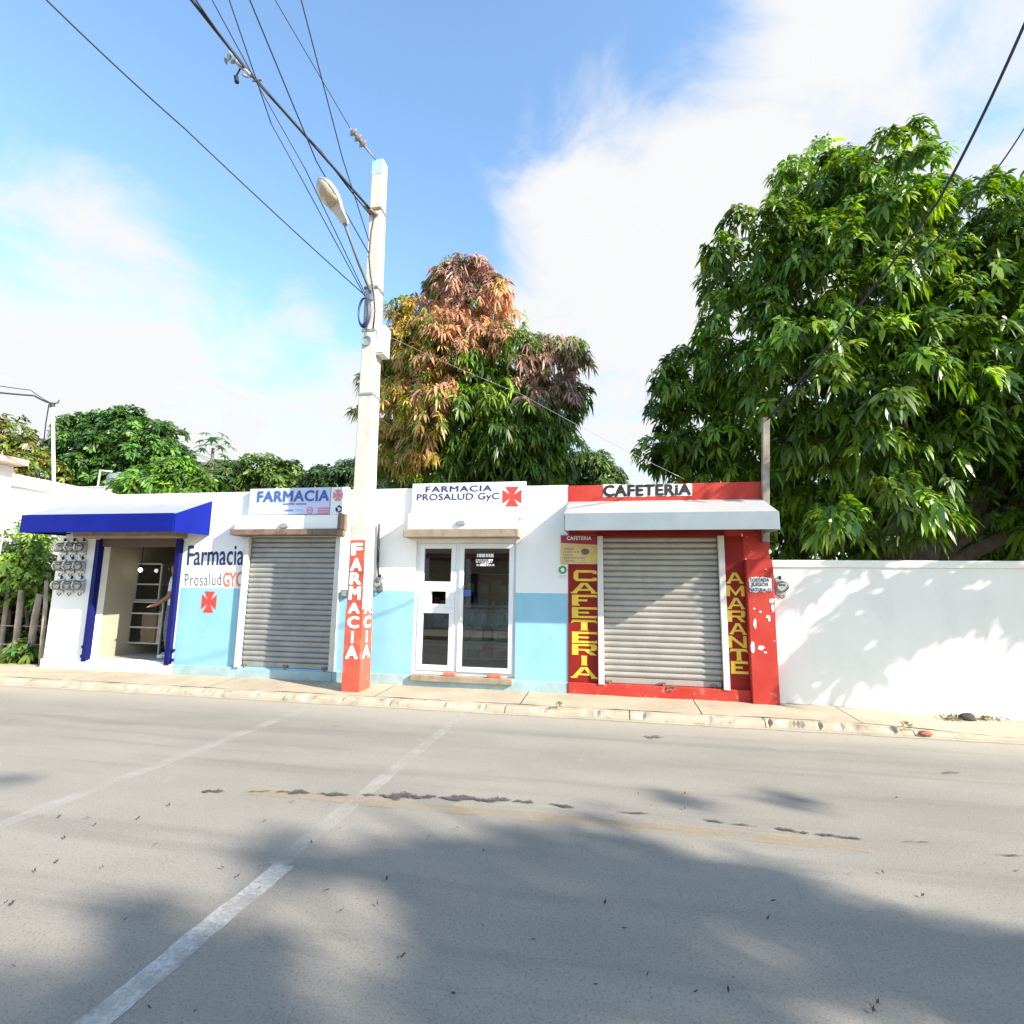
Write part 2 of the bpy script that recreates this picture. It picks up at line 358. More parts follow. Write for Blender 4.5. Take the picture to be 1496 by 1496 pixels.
# ------------------------------------------------------------------ lettering
def text_mesh(body, bold=0, spacing=1.0, shear=0):
    cu = bpy.data.curves.new('lettering', 'FONT'); cu.body = body; cu.size = 1; cu.offset = bold; cu.space_character = spacing; cu.shear = shear; cu.resolution_u = 3; cu.fill_mode = 'FRONT'
    to = bpy.data.objects.new('lettering', cu); COL.objects.link(to)
    dg = bpy.context.evaluated_depsgraph_get(); dg.update()
    me = bpy.data.meshes.new_from_object(to.evaluated_get(dg)); bpy.data.objects.remove(to); bpy.data.curves.remove(cu)
    v = np.zeros(len(me.vertices)*3); me.vertices.foreach_get('co', v); v = v.reshape(-1, 3)
    f = [tuple(p.vertices) for p in me.polygons]; bpy.data.meshes.remove(me); return v, f
def letter(body, quad, mat, parent, name='lettering', bold=0, spacing=1.0, shear=0):
    """fit flat lettering to four world corners (top-left, top-right, bottom-right, bottom-left)"""
    thick = bold if bold > .012 else 0
    v, f = text_mesh(body, 0 if thick else bold, spacing, shear)
    if thick:
        vv, ff = [], []
        for k, (a, b) in enumerate(((0, 0), (1, .5), (-1, .5), (1, -.5), (-1, -.5), (.5, 1), (-.5, -1))):
            ff += [tuple(i+len(vv)*len(v) for i in p) for p in f]; vv.append(v+np.array([a*thick, b*thick, k*.0004]))
        v = np.concatenate(vv); f = ff
    lift = v[:, 2].copy(); mn, mx = v.min(0), v.max(0); d = mx-mn
    u = (v[:, 0]-mn[0])/max(d[0], 1e-6); t = (v[:, 1]-mn[1])/max(d[1], 1e-6)
    TL, TR, BR, BL = [np.array(q) for q in quad]
    P = (BL[None]*((1-u)*(1-t))[:, None] + BR[None]*(u*(1-t))[:, None] + TR[None]*(u*t)[:, None] + TL[None]*((1-u)*t)[:, None])
    nrm = np.cross(TR-TL, TL-BL); nrm /= np.linalg.norm(nrm); P = P + nrm[None]*lift[:, None]
    m = MB(); m.add(P.tolist(), f); return mk(name, m, mat, parent, fix=False)
def rect_quad(x0, y0, x1, y1, Y):
    """axis-aligned rectangle on the plane Y from a pixel box"""
    a = onY(x0, (y0+y1)/2, Y).x; b = onY(x1, (y0+y1)/2, Y).x
    t = onY((x0+x1)/2, y0, Y).z; c = onY((x0+x1)/2, y1, Y).z
    return [(a, Y, t), (b, Y, t), (b, Y, c), (a, Y, c)]
def quad_px(p, Y): return [tuple(onY(x, y, Y)) for x, y in p]
SLAB = {  # wide slab-serif sign-writer letters, strokes as quads in the unit square
 'C': [[(.1,.22),(.28,.22),(.28,.78),(.1,.78)], [(.1,.78),(.28,.78),(.3,1),(.2,1)], [(.2,1),(.3,1),(.3,.78),(.28,.78)], [(.3,.78),(.82,.78),(.9,1),(.3,1)], [(.82,.66),(.98,.66),(.98,.88),(.9,1),(.82,.78)], [(.1,.22),(.28,.22),(.3,0),(.2,0)], [(.3,0),(.9,0),(.82,.22),(.28,.22)], [(.82,.22),(.9,0),(.98,.1),(.98,.32),(.82,.32)]],
 'A': [[(.0,.0),(.24,.0),(.24,.1),(.58,1),(.38,1),(.06,.13),(.0,.13)], [(.76,.0),(1,.0),(1,.13),(.94,.13),(.62,1),(.46,1),(.76,.14)], [(.3,.26),(.7,.26),(.66,.42),(.34,.42)]],
 'F': [[(.04,0),(.34,0),(.34,.12),(.28,.16),(.28,1),(.04,1)], [(.28,.8),(.9,.8),(.99,.74),(.99,1),(.28,1)], [(.28,.4),(.62,.4),(.62,.58),(.28,.58)]],
 'E': [[(.04,0),(.28,0),(.28,1),(.04,1)], [(.28,.8),(.92,.8),(.99,.74),(.99,1),(.28,1)], [(.28,.42),(.68,.42),(.68,.58),(.28,.58)], [(.28,0),(.99,0),(.99,.26),(.92,.2),(.28,.2)]],
 'T': [[(.38,.08),(.62,.08),(.62,.78),(.38,.78)], [(.0,.66),(.12,.78),(.88,.78),(1,.66),(.94,1),(.06,1)], [(.32,0),(.68,0),(.62,.08),(.38,.08)]],
 'R': [[(.04,0),(.28,0),(.28,1),(.04,1)], [(.28,.82),(.8,.82),(.9,1),(.28,1)], [(.76,.52),(.98,.56),(.98,.88),(.9,1),(.76,.82)], [(.28,.4),(.9,.4),(.98,.56),(.76,.56),(.28,.56)], [(.5,.4),(.72,.4),(.98,.0),(.74,.0)]],
 'I': [[(.38,0),(.62,0),(.60,.12),(.60,.88),(.62,1),(.38,1),(.40,.88),(.40,.12)]],
 'M': [[(.02,0),(.2,0),(.2,1),(.02,1)], [(.8,0),(.98,0),(.98,1),(.8,1)], [(.2,1),(.5,.34),(.5,.02),(.2,.66)], [(.8,1),(.8,.66),(.5,.02),(.5,.34)]],
 'N': [[(.02,0),(.2,0),(.2,1),(.02,1)], [(.8,0),(.98,0),(.98,1),(.8,1)], [(.2,1),(.8,.28),(.8,0),(.2,.7)]],
}
def slab_letter(ch, px, Y, mat, parent, th=.003):
    """px: (x0,y0,x1,y1) pixel box"""
    TL, TR, BR, BL = [np.array(q) for q in rect_quad(*px, Y)]
    m = MB()
    for i, poly in enumerate(SLAB[ch]):
        P = [BL*(1-u)*(1-t)+BR*u*(1-t)+TR*u*t+TL*(1-u)*t for u, t in poly]
        m.add([(p[0], p[1]-i*.0006, p[2]) for p in P], [tuple(range(len(P)))])
    return mk('letter', m, mat, parent, fix=False)
def cross_mesh(px, Y, mat, parent, name='red_cross', cut=.10):
    TL, TR, BR, BL = [np.array(q) for q in rect_quad(*px, Y)]
    polys = []
    for k in range(4):
        base = [(.5, .5-.02), (.5-.06, .5+.06), (cut+.06, 1), (1-cut-.06, 1), (.5+.06, .5+.06)]
        base = [(.40, .60), (.14, 1), (.86, 1), (.60, .60)]
        for _ in range(k): base = [(t, 1-u) for u, t in base]
        polys.append(base)
    polys.append([(.40, .40), (.40, .60), (.60, .60), (.60, .40)])
    m = MB()
    for poly in polys:
        P = [BL*(1-u)*(1-t)+BR*u*(1-t)+TR*u*t+TL*(1-u)*t for u, t in poly]; m.add(P, [tuple(range(len(P)))])
    return mk(name, m, mat, parent, fix=False)

# ------------------------------------------------------------------ foliage
def crown_mesh(name, lobes, n, leaf=(.22, .055), per=9, palette=None, droop=.7, seed=1, spread=(45, 88), inner=.12, keep=None, upbias=.45, clump=.3):
    g = np.random.default_rng(seed)
    L = np.array([l[:6] for l in lobes], float); area = (L[:, 3]*L[:, 4] + L[:, 3]*L[:, 5] + L[:, 4]*L[:, 5])
    # sub-clumps sit on the lobes, leaf whorls sit on the sub-clumps: lumpy outline with dark gaps
    sub = []
    for l in L:
        rs0 = max(min(clump, .7*min(l[3:6])), .26*min(l[3:6])); k = max(3, int(2.6*(l[3]*l[4]+l[3]*l[5]+l[4]*l[5])/3*4*math.pi/(math.pi*rs0*rs0)*.42))
        d = g.normal(size=(k, 3)); d /= np.linalg.norm(d, axis=1)[:, None]
        c = l[:3]+d*l[3:6]*(.84+.16*g.random((k, 1)))
        for ci, di in zip(c, d):
            if any(np.linalg.norm((ci-q[:3])/q[3:6]) < .6 for q in L): continue
            sub.append((*ci, rs0*g.uniform(.7, 1.35), *di))
    sub = np.array(sub); tint = np.clip(1+.28*g.normal(size=len(sub)), .5, 1.45)
    wgt = sub[:, 3]**2; k = g.choice(len(sub), n, p=wgt/wgt.sum()); d = g.normal(size=(n, 3))+np.array([0, 0, .55])+sub[k, 4:7]*.5; d /= np.linalg.norm(d, axis=1)[:, None]
    P = sub[k, :3]+d*(sub[k, 3]*(.55+.5*g.random(n)))[:, None]*np.array([1, 1, .8]); A = d
    ni = int(n*inner); li = g.choice(len(L), ni, p=area/area.sum()); di = g.normal(size=(ni, 3)); di /= np.linalg.norm(di, axis=1)[:, None]
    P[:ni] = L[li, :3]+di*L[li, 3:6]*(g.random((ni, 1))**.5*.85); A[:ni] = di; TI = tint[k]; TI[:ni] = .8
    if keep is not None: ok = keep(P); P, A, TI = P[ok], A[ok], TI[ok]; n = len(P)
    ax = A*.75 + np.array([0, 0, upbias]) + g.normal(size=(n, 3))*.28; ax /= np.linalg.norm(ax, axis=1)[:, None]
    ref = g.normal(size=(n, 3)); e1 = np.cross(ax, ref); e1 /= np.linalg.norm(e1, axis=1)[:, None]; e2 = np.cross(ax, e1)
    cl = np.repeat(np.arange(n), per); N_ = n*per
    az = (np.tile(np.arange(per), n)*2.399 + np.repeat(g.random(n)*6.28, per) + g.normal(size=N_)*.25)
    th = np.radians(spread[0] + (spread[1]-spread[0])*g.random(N_))
    d = ax[cl]*np.cos(th)[:, None] + (e1[cl]*np.cos(az)[:, None] + e2[cl]*np.sin(az)[:, None])*np.sin(th)[:, None]
    sz = np.repeat(.75+.5*g.random(n), per)*(.75+.5*g.random(N_)); ln = leaf[0]*sz; wd = leaf[1]*sz*(.8+.4*g.random(N_))
    base = P[cl] + ax[cl]*(g.random(N_)*leaf[0]*.5)[:, None] + d*(leaf[0]*.08)
    side = np.cross(d, ax[cl]+g.normal(size=(N_, 3))*.25); side /= (np.linalg.norm(side, axis=1)[:, None]+1e-9)
    dr = droop*(.6+.8*g.random(N_))
    def pt(t): return base + d*(ln*t)[:, None] + np.array([0, 0, -1])*(dr*ln*t*t)[:, None]
    p0, p1, p2, p3 = pt(0), pt(.35), pt(.72), pt(1.0)
    V = np.stack([p0, p1-side*wd[:, None]*.5, p1+side*wd[:, None]*.5, p2-side*wd[:, None]*.42, p2+side*wd[:, None]*.42, p3], 1).reshape(-1, 3)
    F = np.array([[0, 1, 2], [1, 3, 4], [1, 4, 2], [3, 5, 4]])[None] + (np.arange(N_)*6)[:, None, None]; F = F.reshape(-1, 3)
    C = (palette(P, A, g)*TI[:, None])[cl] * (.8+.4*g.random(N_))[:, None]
    C = np.clip(C + g.normal(size=(N_, 3))*.008, .004, 1)
    C = np.repeat(C, 6, axis=0)
    return V, F, C
def raw_mesh(name, V, F, C, mat, parent=None, smooth=True, origin=None):
    off = np.array(wloc(parent)) if parent is not None else np.array(origin if origin is not None else (0, 0, 0))
    V = V - off; me = bpy.data.meshes.new(name)
    me.vertices.add(len(V)); me.vertices.foreach_set('co', V.astype(np.float32).ravel())
    me.loops.add(F.size); me.loops.foreach_set('vertex_index', F.astype(np.int32).ravel())
    me.polygons.add(len(F)); me.polygons.foreach_set('loop_start', (np.arange(len(F))*F.shape[1]).astype(np.int32))
    me.update(calc_edges=True); me.validate()
    if C is not None:
        a = me.color_attributes.new('Col', 'FLOAT_COLOR', 'POINT'); a.data.foreach_set('color', np.concatenate([C, np.ones((len(C), 1))], 1).astype(np.float32).ravel())
    if smooth: me.polygons.foreach_set('use_smooth', np.ones(len(F), bool))
    me.materials.append(mat); o = bpy.data.objects.new(name, me); COL.objects.link(o)
    if parent is not None: o.parent = parent
    else: o.location = off
    WLOC[o.name] = Vector(off); return o
def pal_mix(cols, wts, sd=.15):
    cols = np.array(cols); wts = np.array(wts)/sum(wts)
    def f(P, A, g):
        k = g.choice(len(cols), len(P), p=wts); return cols[k]*np.clip(1+sd*g.normal(size=(len(P), 1)), .4, 1.7)
    return f
def tree(name, label, base, lobes, n, leaf, palette, trunk_r=.22, per=9, droop=.7, seed=1, group=None, limbs=7, inner=.12, keep=None, trunk_top=None, cat='tree', spread=(45, 88), upbias=.45, clump=.3):
    t = thing(name, label, cat, base, group); g = random.Random(seed)
    L = sorted(lobes, key=lambda l: -l[3]); c = np.mean([l[:3] for l in lobes], axis=0)
    tz = trunk_top if trunk_top else base[2] + (c[2]-base[2])*.55
    b = Vector(base); top = Vector((b.x+(c[0]-b.x)*.3, b.y+(c[1]-b.y)*.3, tz)); m = MB()
    pts = [b+Vector((0, 0, -.15)), b.lerp(top, .3)+Vector((g.uniform(-.06, .06), g.uniform(-.06, .06), 0)), b.lerp(top, .65)+Vector((g.uniform(-.08, .08), 0, 0)), top]
    m.tube(pts, [trunk_r*1.35, trunk_r, trunk_r*.88, trunk_r*.7], 10); mk('trunk', m, M_BARK, t, smooth=True)
    for i, l in enumerate(L[:limbs]):
        e = Vector(l[:3]); s0 = b.lerp(top, g.uniform(.72, .98)); mid = s0.lerp(e, .5)+Vector((g.uniform(-.2, .2), g.uniform(-.2, .2), g.uniform(.05, .35)))
        m = MB(); m.tube([s0, mid, e, e+(e-mid)*.35], [trunk_r*.5, trunk_r*.3, trunk_r*.17, .015], 7)
        for q in range(3):
            a = mid.lerp(e, g.uniform(.1, .9)); v = Vector((g.gauss(0, 1), g.gauss(0, 1), g.gauss(.3, .8))).normalized()*l[3]*g.uniform(.6, .95)
            m.tube([a, a+v*.5+Vector((0, 0, .08)), a+v], [trunk_r*.14, trunk_r*.09, .008], 5)
        mk('limb', m, M_BARK, t, smooth=True)
    V, F, C = crown_mesh(name, lobes, n, leaf, per, palette, droop, seed, spread, inner, keep, upbias, clump)
    o = raw_mesh('crown', V, F, C, M_LEAF, t); o['kind'] = 'stuff'; return t
def lobe(x, y, rpx, Y, ry=None, fz=1.0):
    p = onY(x, y, Y); dist = (p-CAM).dot(_f); r = rpx*dist/FPX; return (p.x, p.y, p.z, r, ry or r, r*fz)

# ================================================================== SETTING
W = 8.316         # facade plane
def grid_sheet(name, x0, x1, y0, y1, nx, ny, zf, mat):
    xs = np.linspace(x0, x1, nx+1); ys = np.linspace(y0, y1, ny+1); m = MB()
    vs = [(x, y, zf(x, y)) for y in ys for x in xs]
    m.add(vs, [(j*(nx+1)+i, j*(nx+1)+i+1, (j+1)*(nx+1)+i+1, (j+1)*(nx+1)+i) for j in range(ny) for i in range(nx)])
    return mk(name, m, mat, smooth=True, origin=(0, 0, 0), fix=False)
m = MB(); m.add([(-400, -400, -.06), (400, -400, -.06), (400, 400, -.06), (-400, 400, -.06)], [(0, 1, 2, 3)])
struct(mk('ground', m, M_SOIL, origin=(0, 0, 0)))
KY = 7.30
m = MB(); m.add([(-200, -.4, 0), (200, -.4, 0), (200, KY, 0), (-200, KY, 0)], [(0, 1, 2, 3)])
road = struct(mk('road', m, M_ROAD, origin=(0, 0, 0)))
m = MB(); m.box(-200, 200, -3.2, -.4, -.05, .12); struct(mk('opposite_pavement', m, M_SIDE, origin=(0, 0, 0)))

def side_z(x):      # the pavement runs out into a dirt ramp on the right
    s = min(1, max(0, (x-2.6)/2.2)); s = s*s*(3-2*s); return .12*(1-s) + .045*s
gk = random.Random(5)
def hn(x, s, f): return math.sin(x*f+s)*.5 + math.sin(x*f*2.7+s*3.1)*.3 + math.sin(x*f*6.1+s*1.7)*.2
# kerb: worn, chipped profile swept along the street, one piece per cast length
def kerb_prof(x):
    zt = side_z(x)-.035; chip = max(0, hn(x, 1.3, 2.9)-.35)*.06 + max(0, hn(x, 4.0, 9.0)-.45)*.05
    if x > 1.6: chip *= 2.2
    j = hn(x, .4, 5)*.006
    return [(KY, -.03), (KY, .012), (KY+.018+j+chip*.4, max(.02, zt-.03-chip)), (KY+.05+j+chip, max(.024, zt-.005-chip*.5)), (KY+.16, zt+.002), (KY+.16, -.03)]
kerb = None
xs0 = -16.0
for k in range(13):
    a, b = xs0+k*1.62, xs0+(k+1)*1.62-.012
    m = MB(); nx = 40; rows = [kerb_prof(a+(b-a)*i/nx) for i in range(nx+1)]; vs = []
    for i, r in enumerate(rows): vs += [(a+(b-a)*i/nx, y, z) for y, z in r]
    q = 6; fs = [(i*q+j, i*q+(j+1) % q, (i+1)*q+(j+1) % q, (i+1)*q+j) for i in range(nx) for j in range(q)] + [tuple(range(q)), tuple(range(nx*q+q-1, nx*q-1, -1))]
    m.add(vs, fs)
    if kerb is None: kerb = struct(mk('kerb', m, M_KERB, origin=(0, 0, 0), smooth=False)); 
    else: mk('kerb_stone', m, M_KERB, kerb)
# pavement slabs between kerb and walls
pav = None; xe = [-16, -13.1, -10.9, -8.55, -6.1, -3.35, -1.25, 1.1, 2.95, 5.1, 8, 12]
for a, b in zip(xe[:-1], xe[1:]):
    m = MB(); nx, ny = 24, 8; vs = []
    for j in range(ny+1):
        for i in range(nx+1):
            x = a+.006+(b-a-.012)*i/nx; y = KY+.163 + (W+.25-KY-.163)*j/ny; t = (y-KY)/(W-KY)
            vs.append((x, y, side_z(x)-.035+.035*min(1, t*1.05)+hn(x*1.3+y*3, y*2, 3)*.006))
    m.add(vs, [(j*(nx+1)+i, j*(nx+1)+i+1, (j+1)*(nx+1)+i+1, (j+1)*(nx+1)+i) for j in range(ny) for i in range(nx)])
    o = mk('pavement' if pav is None else 'pavement_slab', m, M_SIDE, pav, smooth=True, origin=(0, 0, 0), fix=False)
    if pav is None: pav = struct(o)
m = MB(); m.box(-16, 12, KY+.10, W+.3, -.05, .004); mk('joint_bed', m, M_DEBRIS, pav)
# pale gutter strip at the foot of the kerb
m = MB(); n_ = 240; vs = []
for i in range(n_+1):
    x = -16+28*i/n_; vs += [(x, KY-.085-.03*abs(hn(x, 2, 4)), .004), (x, KY+.001, .005)]
m.add(vs, [(2*i, 2*i+2, 2*i+3, 2*i+1) for i in range(n_)]); mk('gutter_strip', m, M_KERB, road, fix=False)

def strip(name, x0, x1, y0, y1, mat, z=.004, wob=.01, seed=0):
    m = MB(); n_ = 40; vs = []; along_y = (y1-y0) > (x1-x0)
    for i in range(n_+1):
        t = i/n_
        if along_y: y = y0+(y1-y0)*t; vs += [(x0+hn(y, seed, 9)*wob, y, z), (x1+hn(y, seed+2, 8)*wob, y, z)]
        else: x = x0+(x1-x0)*t; vs += [(x, y0+hn(x, seed, 6)*wob, z), (x, y1+hn(x, seed+2, 5)*wob, z)]
    m.add(vs, [(2*i, 2*i+1, 2*i+3, 2*i+2) for i in range(n_)]); return mk(name, m, mat, road, fix=False)
strip('painted_line', -1.965, -1.835, .2, 3.1, M_LINE, seed=1); strip('painted_line', -2.005, -1.88, 3.1, 7.2, M_LINEF, seed=1)
strip('painted_line', -4.11, -3.97, .2, 7.2, M_LINEF, seed=4)
strip('painted_line', -2.9, 1.6, 4.02, 4.18, M_YLINE, z=.0065, seed=3, wob=.015)
def blotch(name, pts, mat, z=.009, seed=0, jag=0):
    """worn patch: pts = pixel spine with half-height in px; the 'edge' attribute is 1 on the spine, 0 on the rim"""
    rows = [[], [], []]
    for (x, y, h) in pts:
        for k, dy in enumerate((-1.7, 0, 1.7)): a = onZ(x, y+dy*h, 0); rows[k].append((a.x, a.y, z))
    n = len(pts); m = MB(); m.add(rows[0]+rows[1]+rows[2], [(r*n+i, (r+1)*n+i, (r+1)*n+i+1, r*n+i+1) for r in range(2) for i in range(n-1)]); o = mk(name, m, mat, road, fix=False)
    at = o.data.attributes.new('edge', 'FLOAT', 'POINT'); at.data.foreach_set('value', [0.0]*n+[0.0 if i in (0, n-1) else 1.0 for i in range(n)]+[0.0]*n); return o
def dense(x0, y0, x1, y1, h, step=4, seed=0):
    g = random.Random(seed); n = max(3, int(abs(x1-x0)/step)); out = []
    for i in range(n+1):
        t = i/n; e = min(1, 5*t, 5*(1-t)); out.append((x0+(x1-x0)*t, y0+(y1-y0)*t+math.sin(t*13+seed)*h*.25+g.uniform(-1, 1)*h*.10, max(.25, h*min(1, 3.2*t+.1, 3.2*(1-t)+.1)*(.62+.30*math.sin(t*9+seed)+g.uniform(-.12, .12)))))
    return out
for i, a in enumerate([(293, 1157, 328, 1157, 2.5), (360, 1158, 398, 1157, 1), (402, 1158, 455, 1159, 3.2), (462, 1161, 512, 1162, 3), (528, 1162, 552, 1163, 1.8), (552, 1163, 640, 1166, 5), (640, 1166, 748, 1171, 4.6), (748, 1171, 782, 1174, 2.6), (800, 1175, 842, 1182, 2)]):
    blotch('tar_patch', dense(*a, 3, i), M_TAR, seed=i)
for i, a in enumerate([(900, 1188, 950, 1190, 1.2), (1025, 1198, 1062, 1204, 1.6), (1062, 1204, 1110, 1209, 1), (1130, 1210, 1185, 1220, 2), (1190, 1219, 1262, 1228, 1.8), (1318, 1231, 1360, 1232, .8), (1452, 1250, 1496, 1252, 1)]):
    blotch('crack', dense(*a, 3, i+40), M_TAR, seed=i+40)
for i, a in enumerate([(938, 1077, 972, 1078, 3), (1372, 1129, 1405, 1130, 2.2)]): blotch('stain', dense(*a, 5, i+60), M_OIL, seed=i+60, jag=.004)
# loose dark leaf litter on the carriageway
g = random.Random(3); m = MB()
spots = [(247,1176),(268,1177),(428,1171),(481,1177),(87,1193),(128,1195),(139,1205),(94,1224),(192,1218),(286,1210),(308,1220),(228,1234),(51,1272),(150,1267),(68,1250),(83,1259),(325,1268),(348,1280),(380,1266),(379,1298),(183,1344),(488,1202),(497,1210),(510,1226),(455,1231),(433,1262),(564,1243),(580,1273),(565,1284),(626,1222),(669,1210),(706,1243),(478,1301),(498,1331),(705,1353),(884,1319),(912,1357),(806,1230),(1012,1239),(950,1247),(980,1255),(1072,1325),(1122,1342),(578,1445),(218,1473),(285,1478),(10,1318),(18,1320)]
spots += [(g.uniform(0, 1490), 1150+g.random()**1.3*330) for _ in range(30)]
for (x, y) in spots:
    c = onZ(x, y, .011); s = g.uniform(.008, .019); a = g.uniform(0, 6.28)
    for q in range(g.choice((1, 1, 2))):
        a += g.uniform(.6, 1.6); u = Vector((math.cos(a), math.sin(a), 0)); v = Vector((-u.y, u.x, 0))*.35
        m.add([c-u*s, c+v*s+Vector((0, 0, .006)), c+u*s+Vector((0, 0, .012)), c-v*s+Vector((0, 0, .004))], [(0, 1, 2, 3)])
M_LITTER = paint('dry_leaf_litter', (.05, .04, .035), .9, .4, 40, bump=0)
o = mk('leaf_litter', m, M_LITTER, origin=(0, 0, 0), fix=False); o['kind'] = 'stuff'; o['label'] = 'scattered small dark fallen leaves on the grey road'; o['category'] = 'leaf litter'

# ================================================================== BUILDINGS
def holed_wall(x0, x1, z0, z1, y0, y1, holes):
    xs = sorted({x0, x1, *[h[0] for h in holes], *[h[1] for h in holes]}); zs = sorted({z0, z1, *[h[2] for h in holes], *[h[3] for h in holes]})
    def solid(i, j):
        if i < 0 or j < 0 or i >= len(xs)-1 or j >= len(zs)-1: return False
        cx, cz = (xs[i]+xs[i+1])/2, (zs[j]+zs[j+1])/2
        return not any(h[0] < cx < h[1] and h[2] < cz < h[3] for h in holes)
    m = MB()
    for i in range(len(xs)-1):
        for j in range(len(zs)-1):
            if not solid(i, j): continue
            a, b, c, d = xs[i], xs[i+1], zs[j], zs[j+1]
            m.add([(a,y0,c),(b,y0,c),(b,y0,d),(a,y0,d)], [(0,1,2,3)]); m.add([(a,y1,c),(b,y1,c),(b,y1,d),(a,y1,d)], [(3,2,1,0)])
            if not solid(i-1, j): m.add([(a,y0,c),(a,y0,d),(a,y1,d),(a,y1,c)], [(0,1,2,3)])
            if not solid(i+1, j): m.add([(b,y0,c),(b,y1,c),(b,y1,d),(b,y0,d)], [(0,1,2,3)])
            if not solid(i, j-1): m.add([(a,y0,c),(a,y1,c),(b,y1,c),(b,y0,c)], [(0,1,2,3)])
            if not solid(i, j+1): m.add([(a,y0,d),(b,y0,d),(b,y1,d),(a,y1,d)], [(0,1,2,3)])
    return m
XL, XM, XR = -10.15, -.668, 2.235
ZP = 3.262
BK = 12.2     # back of the buildings
D1 = (-9.215, -7.525, .29, 2.42)     # open shop doorway
S1 = (-6.16, -4.50, .285, 2.46)      # first shutter
DR = (-3.135, -1.48, .285, 2.40)     # glass door
S2 = (-.155, 1.54, .28, 2.45)        # cafeteria shutter
ph = thing('pharmacy_building', 'long low white and pale blue pharmacy building with flat parapet roof', 'building', ((XL+XM)/2, W+2, .1))
mk('wall', holed_wall(XL, XM, .02, ZP, W, W+.2, [D1, S1, DR]), M_FAC, ph, fix=False)
m = MB(); m.box(XL, XL+.18, W+.2, BK, .02, 3.1); mk('side_wall', m, M_WHITE, ph)
m = MB(); m.box(XL, XM-.001, BK, BK+.18, .02, 3.1); mk('rear_wall', m, M_WHITE, ph)
m = MB(); m.box(XL+.18, XM, W+.2, BK, 2.92, 3.08); mk('roof', m, M_CEIL, ph)
m = MB(); m.box(XL+.18, XM, W+.2, BK, .02, .285); mk('floor', m, M_TILE, ph)
for x in (-9.36, -6.9, -4.2): m = MB(); m.box(x, x+.12, W+.2, BK, .285, 2.92); mk('partition_wall', m, M_ROOM, ph)
m = MB(); m.box(-9.24, -6.9, 10.05, 10.15, .285, 2.92); mk('partition_wall', m, M_ROOM, ph)
m = MB(); m.box(-4.08, XM, 11.0, 11.1, .285, 2.92); mk('partition_wall', m, M_ROOM, ph)
# plinth runs, slightly proud of the wall, broken by the door steps
for a, b in ((-7.40, -6.20), (-6.20, -4.46), (-4.46, XM)):
    m = MB(); m.box(a, b-.004, W-.045, W-.001, .04, .275 if a != -6.20 else .262); mk('plinth', m, M_PLINTH, ph, bevel=.008)
m = MB(); m.box(XL+.01, -7.41, W-.06, W-.001, .04, .272); mk('door_step', m, M_WHITE, ph, bevel=.012)
m = MB(); m.box(D1[0], D1[1], W-.003, W+.2, .2, .296); mk('threshold', m, M_WHITE, ph, bevel=.006)
m = MB(); m.box(DR[0]+.02, DR[1]-.02, W-.10, W+.1, .20, .292); mk('threshold', m, M_TAN, ph, bevel=.012)
# raised parapet behind the sign
# --- open shop doorway: blue jambs
for x, nm in ((D1[0], 'l'), (D1[1], 'r')):
    m = MB(); m.box(x-.045, x+.045, W-.075, W+.03, .26, 2.42); o = mk('door_jamb', m, M_BLUED, ph, bevel=.006)
    for z in (.32, .48): m = MB(); m.box(x+(.045 if nm == 'r' else -.10), x+(.10 if nm == 'r' else -.045), W-.05, W-.01, z, z+.05); mk('hinge_lug', m, M_BLUED, o, bevel=.004)
m = MB(); m.box(D1[0]-.02, D1[1]+.02, W-.02, W+.16, 2.30, 2.45); mk('door_header', m, M_CEIL, ph, bevel=.01)
m = MB(); m.box(-9.45, -7.42, W-.36, W-.002, 2.44, 2.60); mk('soffit_box', m, M_TAN, ph, bevel=.012)
# --- blue awning (sloped sheet, fascia and triangular ends)
AY = 7.53
def awning(parent, x0, x1, zt, zf, zb, yf, mtop, mfas, mside):
    a = MB(); t = .02
    a.prismx([(W-.002, zt), (W-.002, zt-t), (yf, zf-t), (yf, zf)], x0, x1); top = mk('awning_top', a, mtop, parent)
    a = MB(); a.box(x0-.004, x1+.004, yf-.022, yf-.002, zb, zf+.004); mk('awning_fascia', a, mfas, top)
    for x in (x0, x1):
        s = -1 if x == x0 else 1; xo = x+s*.018; a = MB(); a.prismx([(W-.003, zt-.004), (W-.003, zb+.02), (yf-.001, zb), (yf-.001, zf-.004)], min(x+s*.004, xo), max(x+s*.004, xo)); mk('awning_side', a, mside, top)
    a = MB()
    for k in range(4):
        x = x0+.1+(x1-x0-.2)*k/3; a.tube([(x, W-.01, zb+.06), (x, yf+.01, zb+.04)], .012, 6); a.tube([(x, W-.01, zt-.06), (x, yf+.02, zf-.05)], .012, 6)
    a.tube([(x0+.02, yf+.015, zb+.04), (x1-.02, yf+.015, zb+.04)], .012, 6); mk('awning_frame', a, M_DARK, top)
    return top
awning(ph, -10.02, -7.0, 3.11, 2.775, 2.475, AY, paint('grey_blue_awning_top', (.30, .31, .38), .5, .08, 2), M_BLUE, M_BLUE)
